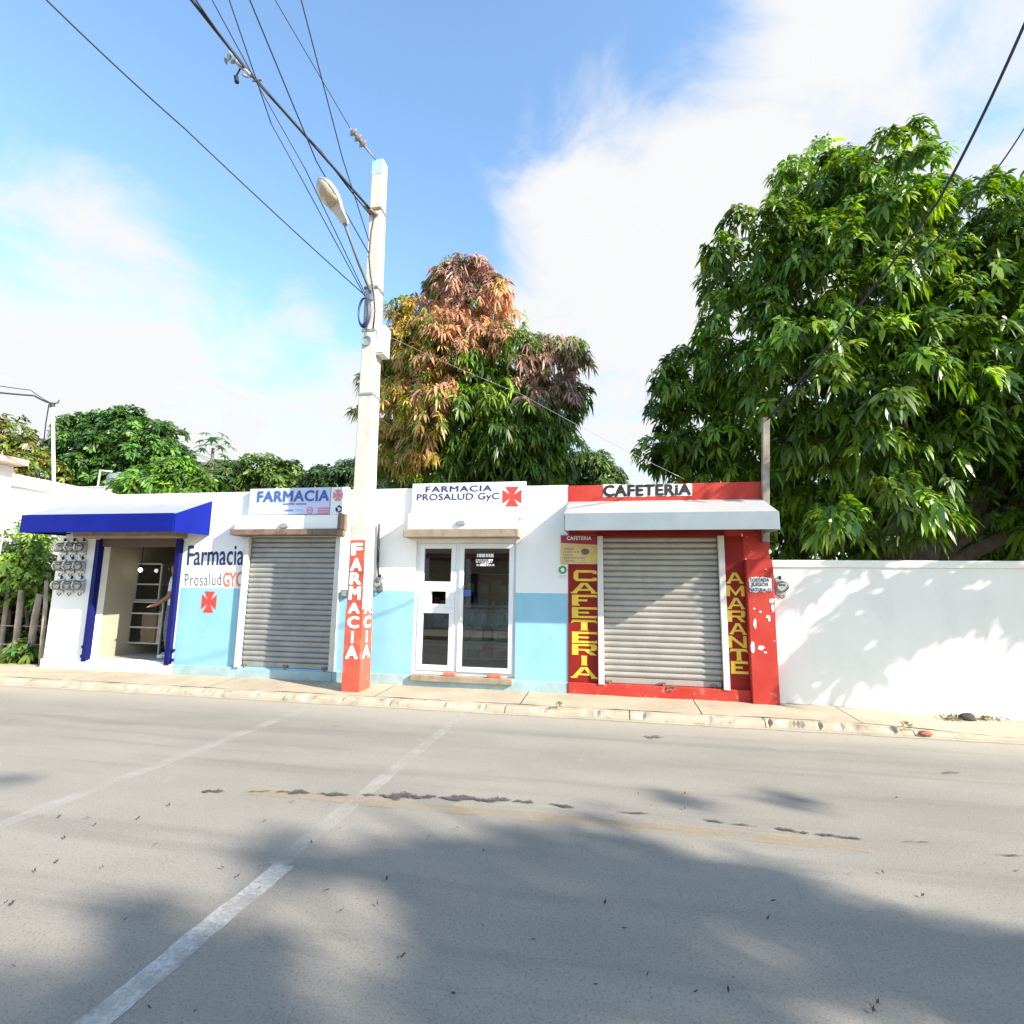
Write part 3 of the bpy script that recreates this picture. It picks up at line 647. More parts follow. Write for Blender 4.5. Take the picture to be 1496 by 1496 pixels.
# --- roller shutters
def shutter(parent, S_, mat, yface, name='roller_shutter', n=24):
    x0, x1, z0, z1 = S_; h = (z1-z0-.09)/n
    m = MB(); m.box(x0+.03, x1-.03, yface-.004, yface+.02, z0+.005, z0+.085); sh = mk(name, m, mat, parent, bevel=.006)
    prof = [(.012, 0), (.002, h*.10), (-.012, h*.32), (-.017, h*.55), (-.012, h*.78), (.000, h*.94), (.012, h*.985)]
    a = MB(); vs = []
    for x in (x0+.02, x1-.02): vs += [(x, y, z) for y, z in prof] + [(x, .016, z) for z in (h*.985, 0)]
    k = len(prof)+2; a.add(vs, [(i, (i+1) % k, (i+1) % k+k, i+k) for i in range(k)]+[tuple(range(k-1, -1, -1)), tuple(range(k, 2*k))])
    base = Vector(WLOC[sh.name]); sl = None
    for i in range(n):
        loc = Vector((0, yface+random.uniform(-.0015, .0015), z0+.088+i*h))
        if sl is None:
            me_o = mk('slat', a, mat, sh); me = me_o.data
            # rebase mesh so that copies can share it
            me_o.location = loc; sl = me_o
            smooth_angle(me_o, 50)
        else:
            c = sl.copy(); COL.objects.link(c); c.parent = sh; c.location = loc
    return sh
def rails(parent, S_, yf, w_=.085, mat=None):
    x0, x1, z0, z1 = S_
    for x in (x0-w_+.02, x1-.02):
        m = MB(); m.box(x, x+w_, yf, W-.0015, z0-.01, z1+.0); mk('guide_rail', m, mat or M_RAIL, parent, bevel=.006)
sh1 = shutter(ph, S1, M_SHUT, W+.03); rails(ph, S1, W-.07)
def lugs(parent, sh, S_, mat, y):
    for fx in (.05, .5, .92):
        x = S_[0]+(S_[1]-S_[0])*fx; m = MB(); m.box(x-.045, x+.045, y-.03, y-.004, S_[2]+.02, S_[2]+.045); m.tube([(x, y-.02, S_[2]+.03), (x+.02, y-.05, S_[2]-.03)], .012, 6); mk('lock_lug', m, mat, sh)
lugs(ph, sh1, S1, M_RUST, W+.03)
# housing boxes over the shutter and over the glass door
def housing(x0, x1, zb, zt, prot, parent, over=.05, band=M_RUST, bh=.10):
    m = MB(); m.box(x0, x1, W-prot+.02, W-.002, zb+bh, zt); h = mk('shutter_housing', m, M_WHITE, parent, bevel=.01)
    m = MB(); m.box(x0-over, x1+over*.6, W-prot-.02, W-.002, zb, zb+bh-.002); mk('housing_lip', m, band, h, bevel=.012)
    return h
h1 = housing(-6.32, -4.42, 2.47, 2.80, .25, ph)
m = MB(); m.box(-4.42+.001, -4.37, W-.24, W-.004, 2.57, 2.83); mk('corner_bracket', m, M_RUST, h1, bevel=.006)
h2 = housing(-3.20, -1.44, 2.42, 2.80, .27, ph, .06, M_TAN, .13)
def oval(px, Y, parent, mat):
    q = rect_quad(*px, Y); cx = (q[0][0]+q[1][0])/2; cz = (q[0][2]+q[2][2])/2; a = (q[1][0]-q[0][0])/2; b = (q[0][2]-q[2][2])/2
    m = MB(); n = 20; vs = []
    for r, h in ((1, 0), (1, .02), (.8, .035)): vs += [(cx+a*r*math.cos(6.283*i/n), Y-h, cz+b*r*math.sin(6.283*i/n)) for i in range(n)]
    m.add(vs, [(k*n+i, k*n+(i+1) % n, (k+1)*n+(i+1) % n, (k+1)*n+i) for k in range(2) for i in range(n)]+[tuple(range(2*n, 3*n))]); return mk('bulkhead_lamp', m, mat, parent, smooth=False)
oval((408, 764, 423, 772), W-.231, h1, M_STEEL); oval((666, 760, 682, 768), W-.251, h2, M_STEEL)
m = MB(); m.tube([onY(380, 777, W-.25), onY(382, 769, W-.26), onY(387, 770, W-.26), onY(389, 777, W-.25)], .008, 6); mk('wire_hook', m, M_STEEL, h1)
# --- glass door unit
dx0, dx1, dz0, dz1 = DR; DY = W+.05
m = MB()
def frame(m, x0, x1, z0, z1, w_, y0, y1):
    m.box(x0, x0+w_, y0, y1, z0, z1); m.box(x1-w_, x1, y0, y1, z0, z1); m.box(x0+w_, x1-w_, y0, y1, z0, z0+w_); m.box(x0+w_, x1-w_, y0, y1, z1-w_, z1)
frame(m, dx0, dx1, dz0+.006, dz1, .055, DY, DY+.09); door = mk('glass_door', m, M_ALU, ph, bevel=.004)
xm_ = -2.43
m = MB(); m.box(xm_-.04, xm_+.04, DY-.006, DY+.08, dz0+.062, dz1-.056); mk('mullion', m, M_ALU, door, bevel=.004)
def leafpanel(x0, x1, z0, z1, w_, yoff, nm):
    m = MB(); frame(m, x0, x1, z0, z1, w_, DY-.014+yoff, DY+.045+yoff); o = mk(nm, m, M_ALU, door, bevel=.004)
    m = MB(); m.box(x0+w_-.004, x1-w_+.004, DY+.012+yoff, DY+.020+yoff, z0+w_-.004, z1-w_+.004); mk('pane', m, M_GLASS, door); return o
zA, zB = 1.66, 1.32
leafpanel(dx0+.058, xm_-.042, zA, dz1-.058, .075, 0, 'fixed_light_frame')
leafpanel(dx0+.058, xm_-.042, dz0+.064, zB, .085, 0, 'fixed_light_frame')
hx0, hx1 = -2.87, -2.62
mk('hatch_panel', holed_wall(dx0+.058, xm_-.042, zB+.002, zA-.002, DY-.01, DY+.05, [(hx0, hx1, 1.38, 1.58)]), M_ALU, door, fix=False)
leafpanel(xm_+.022, dx1-.04, dz0+.064, dz1-.058, .075, -.012, 'door_leaf')
m = MB(); q = rect_quad(677, 862, 688, 871, DY-.0075); m.add(q, [(0, 1, 2, 3)]); mk('push_sticker', m, M_MBLUE, door, fix=False)
m = MB(); hx = xm_+.085
for z in (1.2, 1.62): m.tube([(hx, DY-.03, z), (hx, DY-.085, z)], .010, 8)
m.tube([(hx, DY-.085, 1.14), (hx, DY-.085, 1.68)], .013, 8); mk('handle', m, M_ALU, door, smooth=True)
for (bx0, by0, bx1, by1) in ((697, 809, 719, 814), (695, 817, 720, 819), (695, 820, 720, 822), (702, 823, 714, 824), (696, 824, 720, 827)):
    q = rect_quad(bx0, by0, bx1, by1, DY-.006)
    g = random.Random(bx0+by0); x = q[0][0]; md = MB()
    while x < q[1][0]:
        w_ = g.uniform(.012, .05); md.add([(x, q[0][1], q[3][2]), (x+w_, q[0][1], q[3][2]), (x+w_, q[0][1], q[0][2]), (x, q[0][1], q[0][2])], [(0, 1, 2, 3)]); x += w_+g.uniform(.006, .014)
    mk('glass_decal', md, M_WHITE, door, fix=False)
# open shop painted words and cross
LY = W-.004
letter('Farmacia', quad_px([(275, 797), (357, 795), (356, 826), (273, 826)], LY), M_DBLUE, ph, bold=.014, spacing=1.0)
letter('Prosalud', quad_px([(270, 838), (323, 837.5), (323, 855), (270, 856.5)], LY), M_GREYL, ph, bold=-.004, spacing=1.15)
letter('GYC', quad_px([(326, 836), (355, 835), (354, 857), (326, 858)], LY), M_ORANGE, ph, bold=.02)
cross_mesh((294.5, 864, 316, 895), LY, M_CROSS, ph)

# --- signs
SY = W-.05
def board(name, label, px, Y, th, mat, group=None, cat='sign', bevel=.004):
    q = rect_quad(*px, Y); x0, x1, z1, z0 = q[0][0], q[1][0], q[0][2], q[2][2]
    m = MB(); m.box(x0, x1, Y, Y+th, z0, z1); t = thing(name, label, cat, ((x0+x1)/2, Y+th/2, z0), group); mk('board', m, mat, t, bevel=bevel); return t
sg = board('pharmacy_sign', 'lavender banner sign with bold blue FARMACIA over the dull steel shutter', (364, 713, 482, 751), SY-.02, .065, M_LAV)
SYf = SY-.024
letter('FARMACIA', rect_quad(376, 716.5, 481, 733, SYf), M_MBLUE, sg, bold=.034, spacing=1.08)
for (a, b, c, d, mt) in ((414, 735, 430, 737.5, M_MBLUE), (433, 735, 447, 737.5, M_MBLUE), (416, 744.5, 428, 747, M_MBLUE), (432, 744.5, 442, 746.5, M_LTBLUE)):
    letter('IIIIIII', rect_quad(a, b, c, d, SYf), mt, sg, 'small_print', bold=.02)
q = rect_quad(447.5, 740, 457.5, 751, SYf); cx = (q[0][0]+q[1][0])/2; cz = (q[0][2]+q[2][2])/2; m = MB(); n = 20
vs = [(cx+r*math.cos(6.283*i/n), SYf, cz+r*math.sin(6.283*i/n)) for r in (.062, .042) for i in range(n)]
m.add(vs, [(i, (i+1) % n, n+(i+1) % n, n+i) for i in range(n)]); m.box(cx-.045, cx+.045, SYf-.001, SYf, cz-.012, cz+.012); mk('round_logo', m, M_PINK, sg, fix=False)
for zz in (742.5, 746, 749.5): m = MB(); q = rect_quad(464, zz-1.2, 481, zz+1.2, SYf); m.add(q, [(0, 1, 2, 3)]); mk('logo_bar', m, M_PINK, sg, fix=False)
sg = board('cross_sign', 'small white sign with a pink cross next to the FARMACIA banner', (483, 711.5, 508, 752), SY-.03, .065, M_WHITE)
cross_mesh((486.5, 715.5, 501, 731.5), SY-.034, M_PINK, sg)
q = rect_quad(490, 738, 500, 749, SY-.034); m = MB(); cx = (q[0][0]+q[1][0])/2; cz = (q[0][2]+q[2][2])/2
for a0, a1, r0, r1 in ((0, 2.2, .03, .06), (2.6, 4.2, .02, .062), (4.5, 6.0, .035, .06)):
    n = 8; vs = [(cx+r*math.cos(a0+(a1-a0)*i/n), q[0][1], cz+r*math.sin(a0+(a1-a0)*i/n)) for r in (r0, r1) for i in range(n+1)]
    m.add(vs, [(i, i+1, n+2+i, n+1+i) for i in range(n)])
mk('round_emblem', m, M_BLACK, sg, fix=False)
sg = board('pharmacy_sign', 'white board reading FARMACIA PROSALUD GyC with red cross over the glass door', (602, 705, 768, 757), W-.06, .058, M_WHITE)
SYf = W-.064
letter('FARMACIA', rect_quad(622, 709.5, 719, 718.5, SYf), M_DBLUE, sg, bold=.02, spacing=1.1)
letter('PROSALUD GyC', rect_quad(609, 720.5, 729.5, 733.5, SYf), M_DBLUE, sg, bold=.015, spacing=1.05)
letter('829 754 8585', rect_quad(679, 739, 728, 743.5, SYf), M_FAINT, sg, 'faded_print')
letter('829 754', rect_quad(628, 740, 660, 744, SYf), paint('very_faded_print', (.74, .68, .65), .6, .05, 9, bump=0), sg, 'faded_print')
cross_mesh((734, 711, 762, 740), SYf, M_CROSS, sg)

# ================================================================== CAFETERIA
cf = thing('cafeteria_building', 'red painted cafeteria section at the end of the pharmacy row', 'building', ((XM+XR)/2, W+2, .1))
mk('wall', holed_wall(XM+.001, XR, .02, ZP-.012, W-.006, W+.2, [S2]), M_RED, cf, fix=False)
m = MB(); m.box(XR-.18, XR-.001, W+.2, BK, .02, 3.1); mk('side_wall', m, M_WALL2, cf)
m = MB(); m.box(XM, XR-.18, W+.2, BK, 2.92, 3.08); mk('roof', m, M_CEIL, cf)
m = MB(); m.box(XM, XR, BK, BK+.18, .02, 3.1); mk('rear_wall', m, M_WALL2, cf)
m = MB(); m.box(XM, XR-.18, W+.2, BK, .02, .28); mk('floor', m, M_TILE, cf)
m = MB(); m.box(XM+.003, 1.88, W-.06, W-.0065, .03, .278); mk('plinth', m, M_RED, cf, bevel=.008)
q0 = onY(1098, 816, W-.13)
m = MB(); m.box(1.88, XR-.002, W-.13, W-.0065, .03, 2.10); mk('pier', m, M_RED, cf, bevel=.01)
gp_ = random.Random(21)
for (x, y, rx, ry) in ((1103, 911, 2.2, 7), (1122, 901, 3, 2), (1124, 905.5, 1.8, 2.2), (1100, 945, 2.6, 8), (1112, 946, 4.6, 3.2), (1118, 953, 2, 1.3), (1102, 889, 1.6, 1.2), (1111, 893.5, 1.8, 1.3), (1127.5, 878, 3, 3.5), (1128, 806, 1.6, 3), (1129, 888, 1.8, 6)):
    c = onY(x, y, W-.133); k = .0106; c.x = min(c.x, XR-.02-rx*k*.6)
    m = MB(); m.add([(c.x+rx*k*gp_.uniform(.7, 1.15)*math.cos(i*.524), c.y, c.z+ry*k*gp_.uniform(.7, 1.15)*math.sin(i*.524)) for i in range(12)], [tuple(range(12))]); mk('peeled_patch', m, M_WHITE, cf, fix=False)
# the two sign-painted panels beside the shutter
m = MB(); m.box(XM+.006, S2[0]-.075, W-.013, W-.0065, .282, 2.05); pan = mk('painted_panel', m, M_REDSHADE, cf)
ys = [828, 845.5, 863, 880.5, 898, 917, 934, 956, 974]; names = 'CAFETERIA'
tops = [833, 851.5, 869, 887, 905.5, 923, 941, 958, 974.5]; bots = [849, 867, 885, 903, 921, 939.5, 957, 972, 991]
for ch, t, b in zip(names, tops, bots): slab_letter(ch, (834, t, 873, b), W-.017, M_YEL, pan)
tops = [836.5, 855.5, 873.5, 892, 910.5, 929, 948, 966]; bots = [852.5, 871, 890, 908.5, 927, 946.5, 965, 984.5]
x0s = [1061, 1061, 1062.5, 1062, 1065.5, 1064, 1066, 1067]; x1s = [1086, 1088, 1088.5, 1089.5, 1090.5, 1091.5, 1093, 1093.5]
m = MB(); m.box(S2[1]+.075, 1.878, W-.011, W-.0065, .282, 2.44); pan2 = mk('painted_panel', m, M_REDSHADE, cf)  # same red paint; the pier's shadow is put into its darker colour
for ch, t, b, a, c in zip('AMARANTE', tops, bots, x0s, x1s): slab_letter(ch, (a, t, c, b), W-.015, M_YEL, pan2)
sh2 = shutter(cf, S2, M_SHUT2, W+.03); rails(cf, S2, W-.075)
lugs(cf, sh2, S2, M_RUST, W+.02)
m = MB(); m.tube([onY(975, 1004, W-.07), onY(978, 1008, W-.08), onY(985, 1008, W-.08), onY(987, 1003, W-.07), onY(975, 1004, W-.07)], .006, 6); mk('padlock_hasp', m, M_RUST, sh2)
m = MB(); m.box(S2[0]-.08, S2[1]+.09, W-.05, W-.007, S2[3]+.002, S2[3]+.06); mk('shutter_lintel', m, M_REDSHADE, cf, bevel=.006)
awning(cf, -.645, 2.15, 2.995, 2.69, 2.455, AY, M_GREYAWN, M_GREYFAS, M_GREYAWN)
# black CAFETERIA over a rough white patch
m = MB(); g = random.Random(4); top = [onY(x, 708+(1-(x-881)/130)*0-((x-881)/130)*1.2+g.uniform(-.8, .8), W-.0095) for x in range(881, 1012, 5)]; bot = [onY(x, 726-((x-881)/130)*1.8+g.uniform(-.8, .8), W-.0095) for x in range(881, 1012, 5)]
n = len(top); m.add([tuple(p) for p in top+bot], [(i, n+i, n+i+1, i+1) for i in range(n-1)]); mk('white_patch', m, M_WHITE, cf, fix=False)
letter('CAFETERiA', quad_px([(881, 708.5), (1010, 706.5), (1010, 723.5), (881, 726)], W-.0125), M_BLACK, cf, bold=.045, spacing=1.06)
# hand painted juice sign on the pier
m = MB(); g = random.Random(9); px = [(1094, 845)]+[(1094+i*4, 843.5+g.uniform(-1, 1)) for i in range(1, 8)]+[(1127, 845), (1127.5, 864)]+[(1124-i*4, 865+g.uniform(-1, 1)) for i in range(0, 7)]+[(1095, 864.5)]
m.add([tuple(onY(x, y, W-.133)) for x, y in px], [tuple(range(len(px)))]); jp = mk('white_patch', m, M_WHITE, cf, fix=False)
for tx, a in (('TOSTADA', (1095, 844.5, 1124, 850)), ('JUGOS', (1097, 851, 1123, 858)), ('NATURALES', (1095, 859, 1127, 864.5))):
    letter(tx, rect_quad(*a, W-.1355), M_BLACK, cf, bold=.022)
# menu board and sticker
sg = board('menu_sign', 'maroon and tan CAFETERIA menu sign beside the cafeteria shutter', (819, 781.5, 875, 824), W-.034, .02, M_TANPR)
m = MB(); q = rect_quad(819.5, 782, 874.5, 796, W-.0355); q[3] = (q[3][0], q[3][1], q[3][2]+.03); m.add(q, [(0, 1, 2, 3)]); mk('header_band', m, paint('maroon_print', (.30, .02, .045), .4, .1, 5, bump=0), sg, fix=False)
letter('CAFETERIA', rect_quad(828, 783.5, 864, 789, W-.037), M_WHITE, sg, bold=.03)
for k, (a, b) in enumerate(((824, 838), (823, 846), (824, 836), (824, 854), (826, 839))): letter('IlIIlIlIlI', rect_quad(a, 801+k*4.4, b, 803+k*4.4, W-.0365), M_GREYL, sg, 'menu_line')
for (cx, cy, rx, mt) in ((855, 806, 6, M_RUST), (868, 812, 5, M_YEL), (862, 818, 3, M_YEL)):
    c = onY(cx, cy, W-.037); m = MB(); m.add([(c.x+rx*.0106*math.cos(i*.63), c.y, c.z+rx*.008*math.sin(i*.63)) for i in range(10)], [tuple(range(10))]); mk('food_print', m, mt, sg, fix=False)
sg = board('paper_notice', 'small white notice with green round emblem below the menu sign', (815.5, 824.8, 829, 845), W-.012, .0045, M_WHITE, bevel=0)
c = onY(822, 832.5, W-.0135); m = MB(); n = 24
vs = [(c.x+(.058 if i % 2 else .072)*math.cos(6.283*i/n), c.y, c.z+(.058 if i % 2 else .072)*math.sin(6.283*i/n)) for i in range(n)]+[(c.x+.03*math.cos(6.283*i/n), c.y, c.z+.03*math.sin(6.283*i/n)) for i in range(n)]
m.add(vs, [(i, (i+1) % n, n+(i+1) % n, n+i) for i in range(n)]); mk('green_emblem', m, M_GREEN, sg, fix=False)
for k in (841, 843): letter('IIIIIII', rect_quad(818, k-.7, 827, k+.5, W-.0135), M_GREYL, sg, 'small_print')

# ================================================================== PERIMETER WALL
pw = thing('perimeter_wall', 'plain white perimeter wall right of the red cafeteria', 'wall', (8, W+.12, 0))
m = MB(); m.box(XR+.004, 16, W+.02, W+.17, -.05, 1.995); mk('wall', m, M_WALL2, pw)
m = MB(); m.box(XR+.006, 16, W-.005, W+.195, 1.997, 2.10); mk('coping', m, M_WALL2, pw, bevel=.012)

# ================================================================== ELECTRIC METERS
def meter(name, label, c, group=None, r=.09):
    t = thing(name, label, 'electric meter', c, group); x, y, z = c
    m = MB(); m.box(x-r*.85, x+r*.85, y-.03, y-.0005, z-r*1.5, z+r*1.3); mk('socket_box', m, M_STEEL, t, bevel=.006)
    m = MB(); m.lathe([(r*1.05, .03), (r*1.08, .045), (r*1.08, .075), (r*.98, .08)], (x, y, z), 'y', 20); mk('collar_ring', m, M_STEEL, t)
    m = MB(); m.lathe([(r*.97, .079), (r*.97, .12), (r*.9, .15), (r*.6, .17), (r*.2, .175)], (x, y, z), 'y', 20); o = mk('glass_cover', m, mat_glass('meter_glass', (.85, .88, .86), .05), t, smooth=True)
    m = MB(); m.lathe([(r*.8, .081), (r*.8, .10)], (x, y, z), 'y', 20); d = mk('dial', m, paint('dial_grey', (.5, .5, .47), .5, .2, 30, bump=0), t)
    m = MB(); m.box(x-r*.5, x+r*.5, y-.104, y-.1005, z+r*.1, z+r*.4); mk('register', m, M_DARK, d)
    m = MB(); m.tube([(x, y-.02, z+r*1.25), (x, y-.02, z+r*1.9)], .018, 8); m.tube([(x-.03, y-.02, z-r*1.4), (x-.035, y-.03, z-r*1.8), (x, y-.035, z-r*2.1), (x+.035, y-.03, z-r*1.8), (x+.03, y-.02, z-r*1.4)], .007, 5); mk('service_cable', m, M_CABLE, t, smooth=True)
    return t
first = None; wm_lab = 'round glass electric meter in the bank of nine on the white wall'
for r_, yy in enumerate((800, 827, 855)):
    for c_, xx in enumerate(((95, 109, 123), (92, 106.5, 121), (90, 105, 120))[r_]):
        p = onY(xx, yy, W)
        loc = (p.x, W-.001, p.z)
        lab = 'electric meter, %s row of the wall bank, %s' % (('top', 'middle', 'bottom')[r_], ('on the side of the shrub', 'between two others', 'next to the blue jamb')[c_])
        if first is None: first = meter('electric_meter', lab, loc, 'meters in the bank beside the open shop')
        else: clone(first, loc, lab)
p = onY(1140, 857, W+.02); meter('electric_meter', 'single round meter on the white perimeter wall beside the red pier', (p.x, W+.019, p.z), r=.082)
p = onY(556, 852, W); meter('electric_meter', 'round meter on the pharmacy wall right behind the concrete pole', (p.x, W-.001, p.z), r=.075)
m = MB(); m.tube([onY(554, 765, W-.03), onY(553, 790, W-.03), onY(552, 822, W-.03), onY(553, 843, W-.03)], [.012, .02, .02, .012], 6); tag(mk('conduit', m, M_CABLE, smooth=True), 'black cable running up the white wall above the meter behind the pole', 'cable')
m = MB(); m.tube([onY(1128.5, 826, W-.02), onY(1130, 843, W-.02), onY(1134, 852, W-.02), onY(1138, 857, W-.02)], .007, 5); tag(mk('meter_cable', m, M_CABLE, smooth=True), 'thin black cable at the red corner leading to the single meter', 'cable')
q = rect_quad(498, 862, 507, 872, W-.06); m = MB(); m.box(q[0][0], q[1][0], W-.06, W-.0005, q[2][2], q[0][2]); t = thing('junction_box', 'small dark box on the wall left of the concrete pole', 'junction box', (q[0][0], W-.03, q[2][2])); mk('box', m, M_DARK, t, bevel=.006); m = MB(); m.box(q[0][0]+.01, q[1][0]-.01, W-.066, W-.0605, q[2][2]+.01, q[0][2]-.01); mk('lid', m, M_STEEL, t)
# wooden service post on the cafeteria corner
a = onY(1118, 611, W-.04); m = MB()
pt, pb = onY(1118.5, 611, W-.05), onY(1118, 792, W-.05)
m.box(-.048, .048, -.044, .044, 0, pt.z-pb.z); m.v = [(x+pb.x+(pt.x-pb.x)*(z/(pt.z-pb.z)), y+W-.052, z+pb.z) for x, y, z in m.v]
wp = thing('wooden_post', 'weathered grey wooden service post fixed to the cafeteria corner', 'post', (pb.x, W-.05, pb.z)); mk('post', m, M_WOOD, wp, bevel=.008)
m = MB(); m.box(pb.x-.07, pb.x+.07, W-.102, W-.097, 2.80, 2.84); mk('strap', m, M_STEEL, wp)

# ================================================================== UTILITY POLE
PX, PYf = -3.955, 7.65
POLE_TOP = onY(556, 241, 7.83).z
bw, bd, tw = .275, .36, .20
up = thing('utility_pole', 'tall tapered concrete utility pole with red painted foot reading FARMACIA', 'utility pole', (PX+bw/2, PYf+bd/2, .10))
tl = onY(546.5, 245, 7.80); tcx = (onY(546, 245, 7.83).x+onY(566, 245, 7.83).x)/2
def pole_ring(z):
    t = (z-.1)/(POLE_TOP-.1); w_ = bw+(tw-bw)*t; d_ = bd+(.19-bd)*t; cx = (PX+bw/2)+(tcx-(PX+bw/2))*t; cy = (PYf+bd/2)+(7.80-(PYf+bd/2))*t
    return cx-w_/2, cx+w_/2, cy-d_/2, cy+d_/2
def pole_seg(z0, z1, grow=0, name='shaft', mat=M_POLE, parent=up, n=1):
    m = MB(); zs = [z0+(z1-z0)*i/n for i in range(n+1)]; vs = []
    for z in zs: a, b, c, d = pole_ring(z); vs += [(a-grow, c-grow, z), (b+grow, c-grow, z), (b+grow, d+grow, z), (a-grow, d+grow, z)]
    m.add(vs, [(k*4+i, k*4+(i+1) % 4, k*4+4+(i+1) % 4, k*4+4+i) for k in range(n) for i in range(4)]+[(3, 2, 1, 0), (4*n, 4*n+1, 4*n+2, 4*n+3)])
    return mk(name, m, mat, parent, bevel=.014 if grow == 0 else .006)
pole_seg(.02, POLE_TOP-.28); pole_seg(POLE_TOP-.279, POLE_TOP, .001, 'painted_top', M_LTBLUE)
ZR = onY(530, 789, PYf).z
red = pole_seg(.05, 1.30, .0035, 'red_paint'  , M_PRED)
# upper red panel only on the street face
def face_pt(u, z, off, face='front'):
    a, b, c, d = pole_ring(z); return (a+(b-a)*u, c-off, z) if face == 'front' else (b+off, c+(d-c)*u, z)
m = MB(); m.add([face_pt(0.06, 1.3, .0045), face_pt(.99, 1.3, .0045), face_pt(.99, ZR, .0045), face_pt(.06, ZR, .0045)], [(0, 1, 2, 3)]); mk('red_paint', m, M_PRED, up, fix=False)
tops = [793, 815, 836, 856, 880.5, 900, 922, 943]; bots = [811.5, 834.5, 854, 876.5, 896.5, 918, 940, 963]
for ch, t, b in zip('FARMACIA', tops, bots):
    z1, z0 = onY(522, t, PYf).z, onY(515, b, PYf).z
    u0, u1 = (.12, .86) if ch != 'I' else (.40, .56)
    letter(ch, [face_pt(u0, z1, .0075), face_pt(u1, z1, .0075), face_pt(u1, z0, .0075), face_pt(u0, z0, .0075)], M_WHITE, up, 'letter', bold=.05)
    letter(ch, [face_pt(u0, z1, .0075, 's'), face_pt(u1, z1, .0075, 's'), face_pt(u1, z0, .0075, 's'), face_pt(u0, z0, .0075, 's')], M_WHITE, up, 'letter', bold=.05)
for yy in (575, 482): z = onY(541, yy, 7.68).z; pole_seg(z-.02, z+.02, .012, 'steel_band', M_STEEL)
for yy in (305, 420): z = onY(548, yy, 7.7).z; pole_seg(z-.025, z+.025, .012, 'steel_band', M_RUST)
# cable tied down the pole
def pole_front(x, y): return onY(x, y, 7.62)
m = MB(); pts = [(547, 312), (542, 340), (539, 375), (541, 400), (546, 430), (548, 455), (545, 480)]; m.tube([pole_front(x, y) for x, y in pts], .012, 6); tag(mk('tied_cable', m, M_CABLE, smooth=True), 'loose dark cable hanging down the upper face of the concrete pole', 'cable')
# cable coil
c = onY(532, 456, 7.62); m = MB(); n = 28
for k in range(4):
    m.tube([(c.x+(.085+.006*k)*math.cos(6.283*i/n), c.y+.015*k-.03, c.z+(.23+.01*k)*math.sin(6.283*i/n)) for i in range(n+1)], .013, 6, cap=False)
tag(mk('cable_coil', m, paint('blue_black_cable', (.02, .03, .09), .4, .1, 6, bump=0), smooth=True), 'coil of dark blue cable hung on the side of the concrete pole', 'cable coil')
# junction box on the right of the pole and round cap on its face
z0, z1 = onY(562, 520, 7.8).z, onY(562, 478, 7.8).z; a, b, c2, d2 = pole_ring(z0)
m = MB(); m.box(b-.002, b+.15, c2+.04, c2+.26, z0, z1); t = thing('junction_box', 'pale grey box mounted high on the concrete pole beside the brown tree', 'junction box', (b, c2+.1, z0)); mk('box', m, M_LAMP, t, bevel=.01); m = MB(); m.box(b+.01, b+.14, c2+.03, c2+.039, z0+.03, z1-.03); mk('door', m, M_LAMP, t)
zc = onY(540, 497, 7.66).z; a, b, c2, d2 = pole_ring(zc); m = MB(); m.lathe([(.085, -.02), (.085, .03), (.07, .03), (.07, .012)], ((a+b)/2-.02, c2, zc), 'y', 20); mk('round_cap', m, M_STEEL, up)
# street lamp
lb = Vector((pole_ring(6.5)[0]+.12, pole_ring(6.5)[2], onY(543, 425, 7.66).z)); le = onY(503, 326, 6.75)
lm = thing('street_lamp', 'grey cobra-head street lamp on a thin arm from the concrete pole', 'street lamp', tuple(lb))
m = MB(); mid = lb.lerp(le, .5)+Vector((0, 0, -.05)); m.tube([lb+Vector((0, .08, -.12)), lb+Vector((0, -.03, -.02)), mid, le], .022, 10); mk('arm', m, M_ARM, lm, smooth=True)
m = MB(); m.box(lb.x-.05, lb.x+.05, lb.y-.03, lb.y+.02, lb.z-.15, lb.z+.12); mk('arm_bracket', m, M_STEEL, lm, bevel=.006)
hd = onY(465, 262, 6.35); L = (hd-le); Ln = L.length; fx = L.normalized(); sx = fx.cross(Vector((0, 0, 1))).normalized(); ux = sx.cross(fx).normalized()
def lamp_shell(prof, zoff, flip=1):
    m = MB(); n = 14; vs = []
    for (t, w_, h) in prof:
        for i in range(n+1):
            a = math.pi*i/n; vs.append(le+fx*(Ln*t)+sx*(w_*math.cos(a))+ux*(flip*h*math.sin(a)+zoff))
    k = len(prof); m.add(vs, [(i*(n+1)+j, i*(n+1)+j+1, (i+1)*(n+1)+j+1, (i+1)*(n+1)+j) for i in range(k-1) for j in range(n)]+[tuple(i*(n+1)+j for j in range(n+1)) for i in (0, k-1)]); 
    m.add([vs[i*(n+1)] for i in range(k)]+[vs[i*(n+1)+n] for i in range(k)], [(i, i+1, k+i+1, k+i) for i in range(k-1)])
    return m
mk('head', lamp_shell([(-.06, .045, .05), (.02, .075, .07), (.28, .095, .10), (.42, .135, .13), (.62, .165, .14), (.82, .155, .12), (.95, .105, .08), (1.02, .03, .03)], .01), M_LAMP, lm, smooth=False)
mk('lens', lamp_shell([(.42, .115, .03), (.52, .14, .08), (.68, .148, .11), (.84, .135, .09), (.95, .085, .05), (.99, .03, .02)], .008, -1), M_LENS, lm, smooth=True)
m = MB(); m.tube([le+fx*(Ln*(.42+.56*(1-math.cos(a))/2))+sx*(.155*math.sin(a)) for a in [i*6.283/24 for i in range(25)]], .012, 6, cap=False); mk('lens_rim', m, M_STEEL, lm, smooth=True)

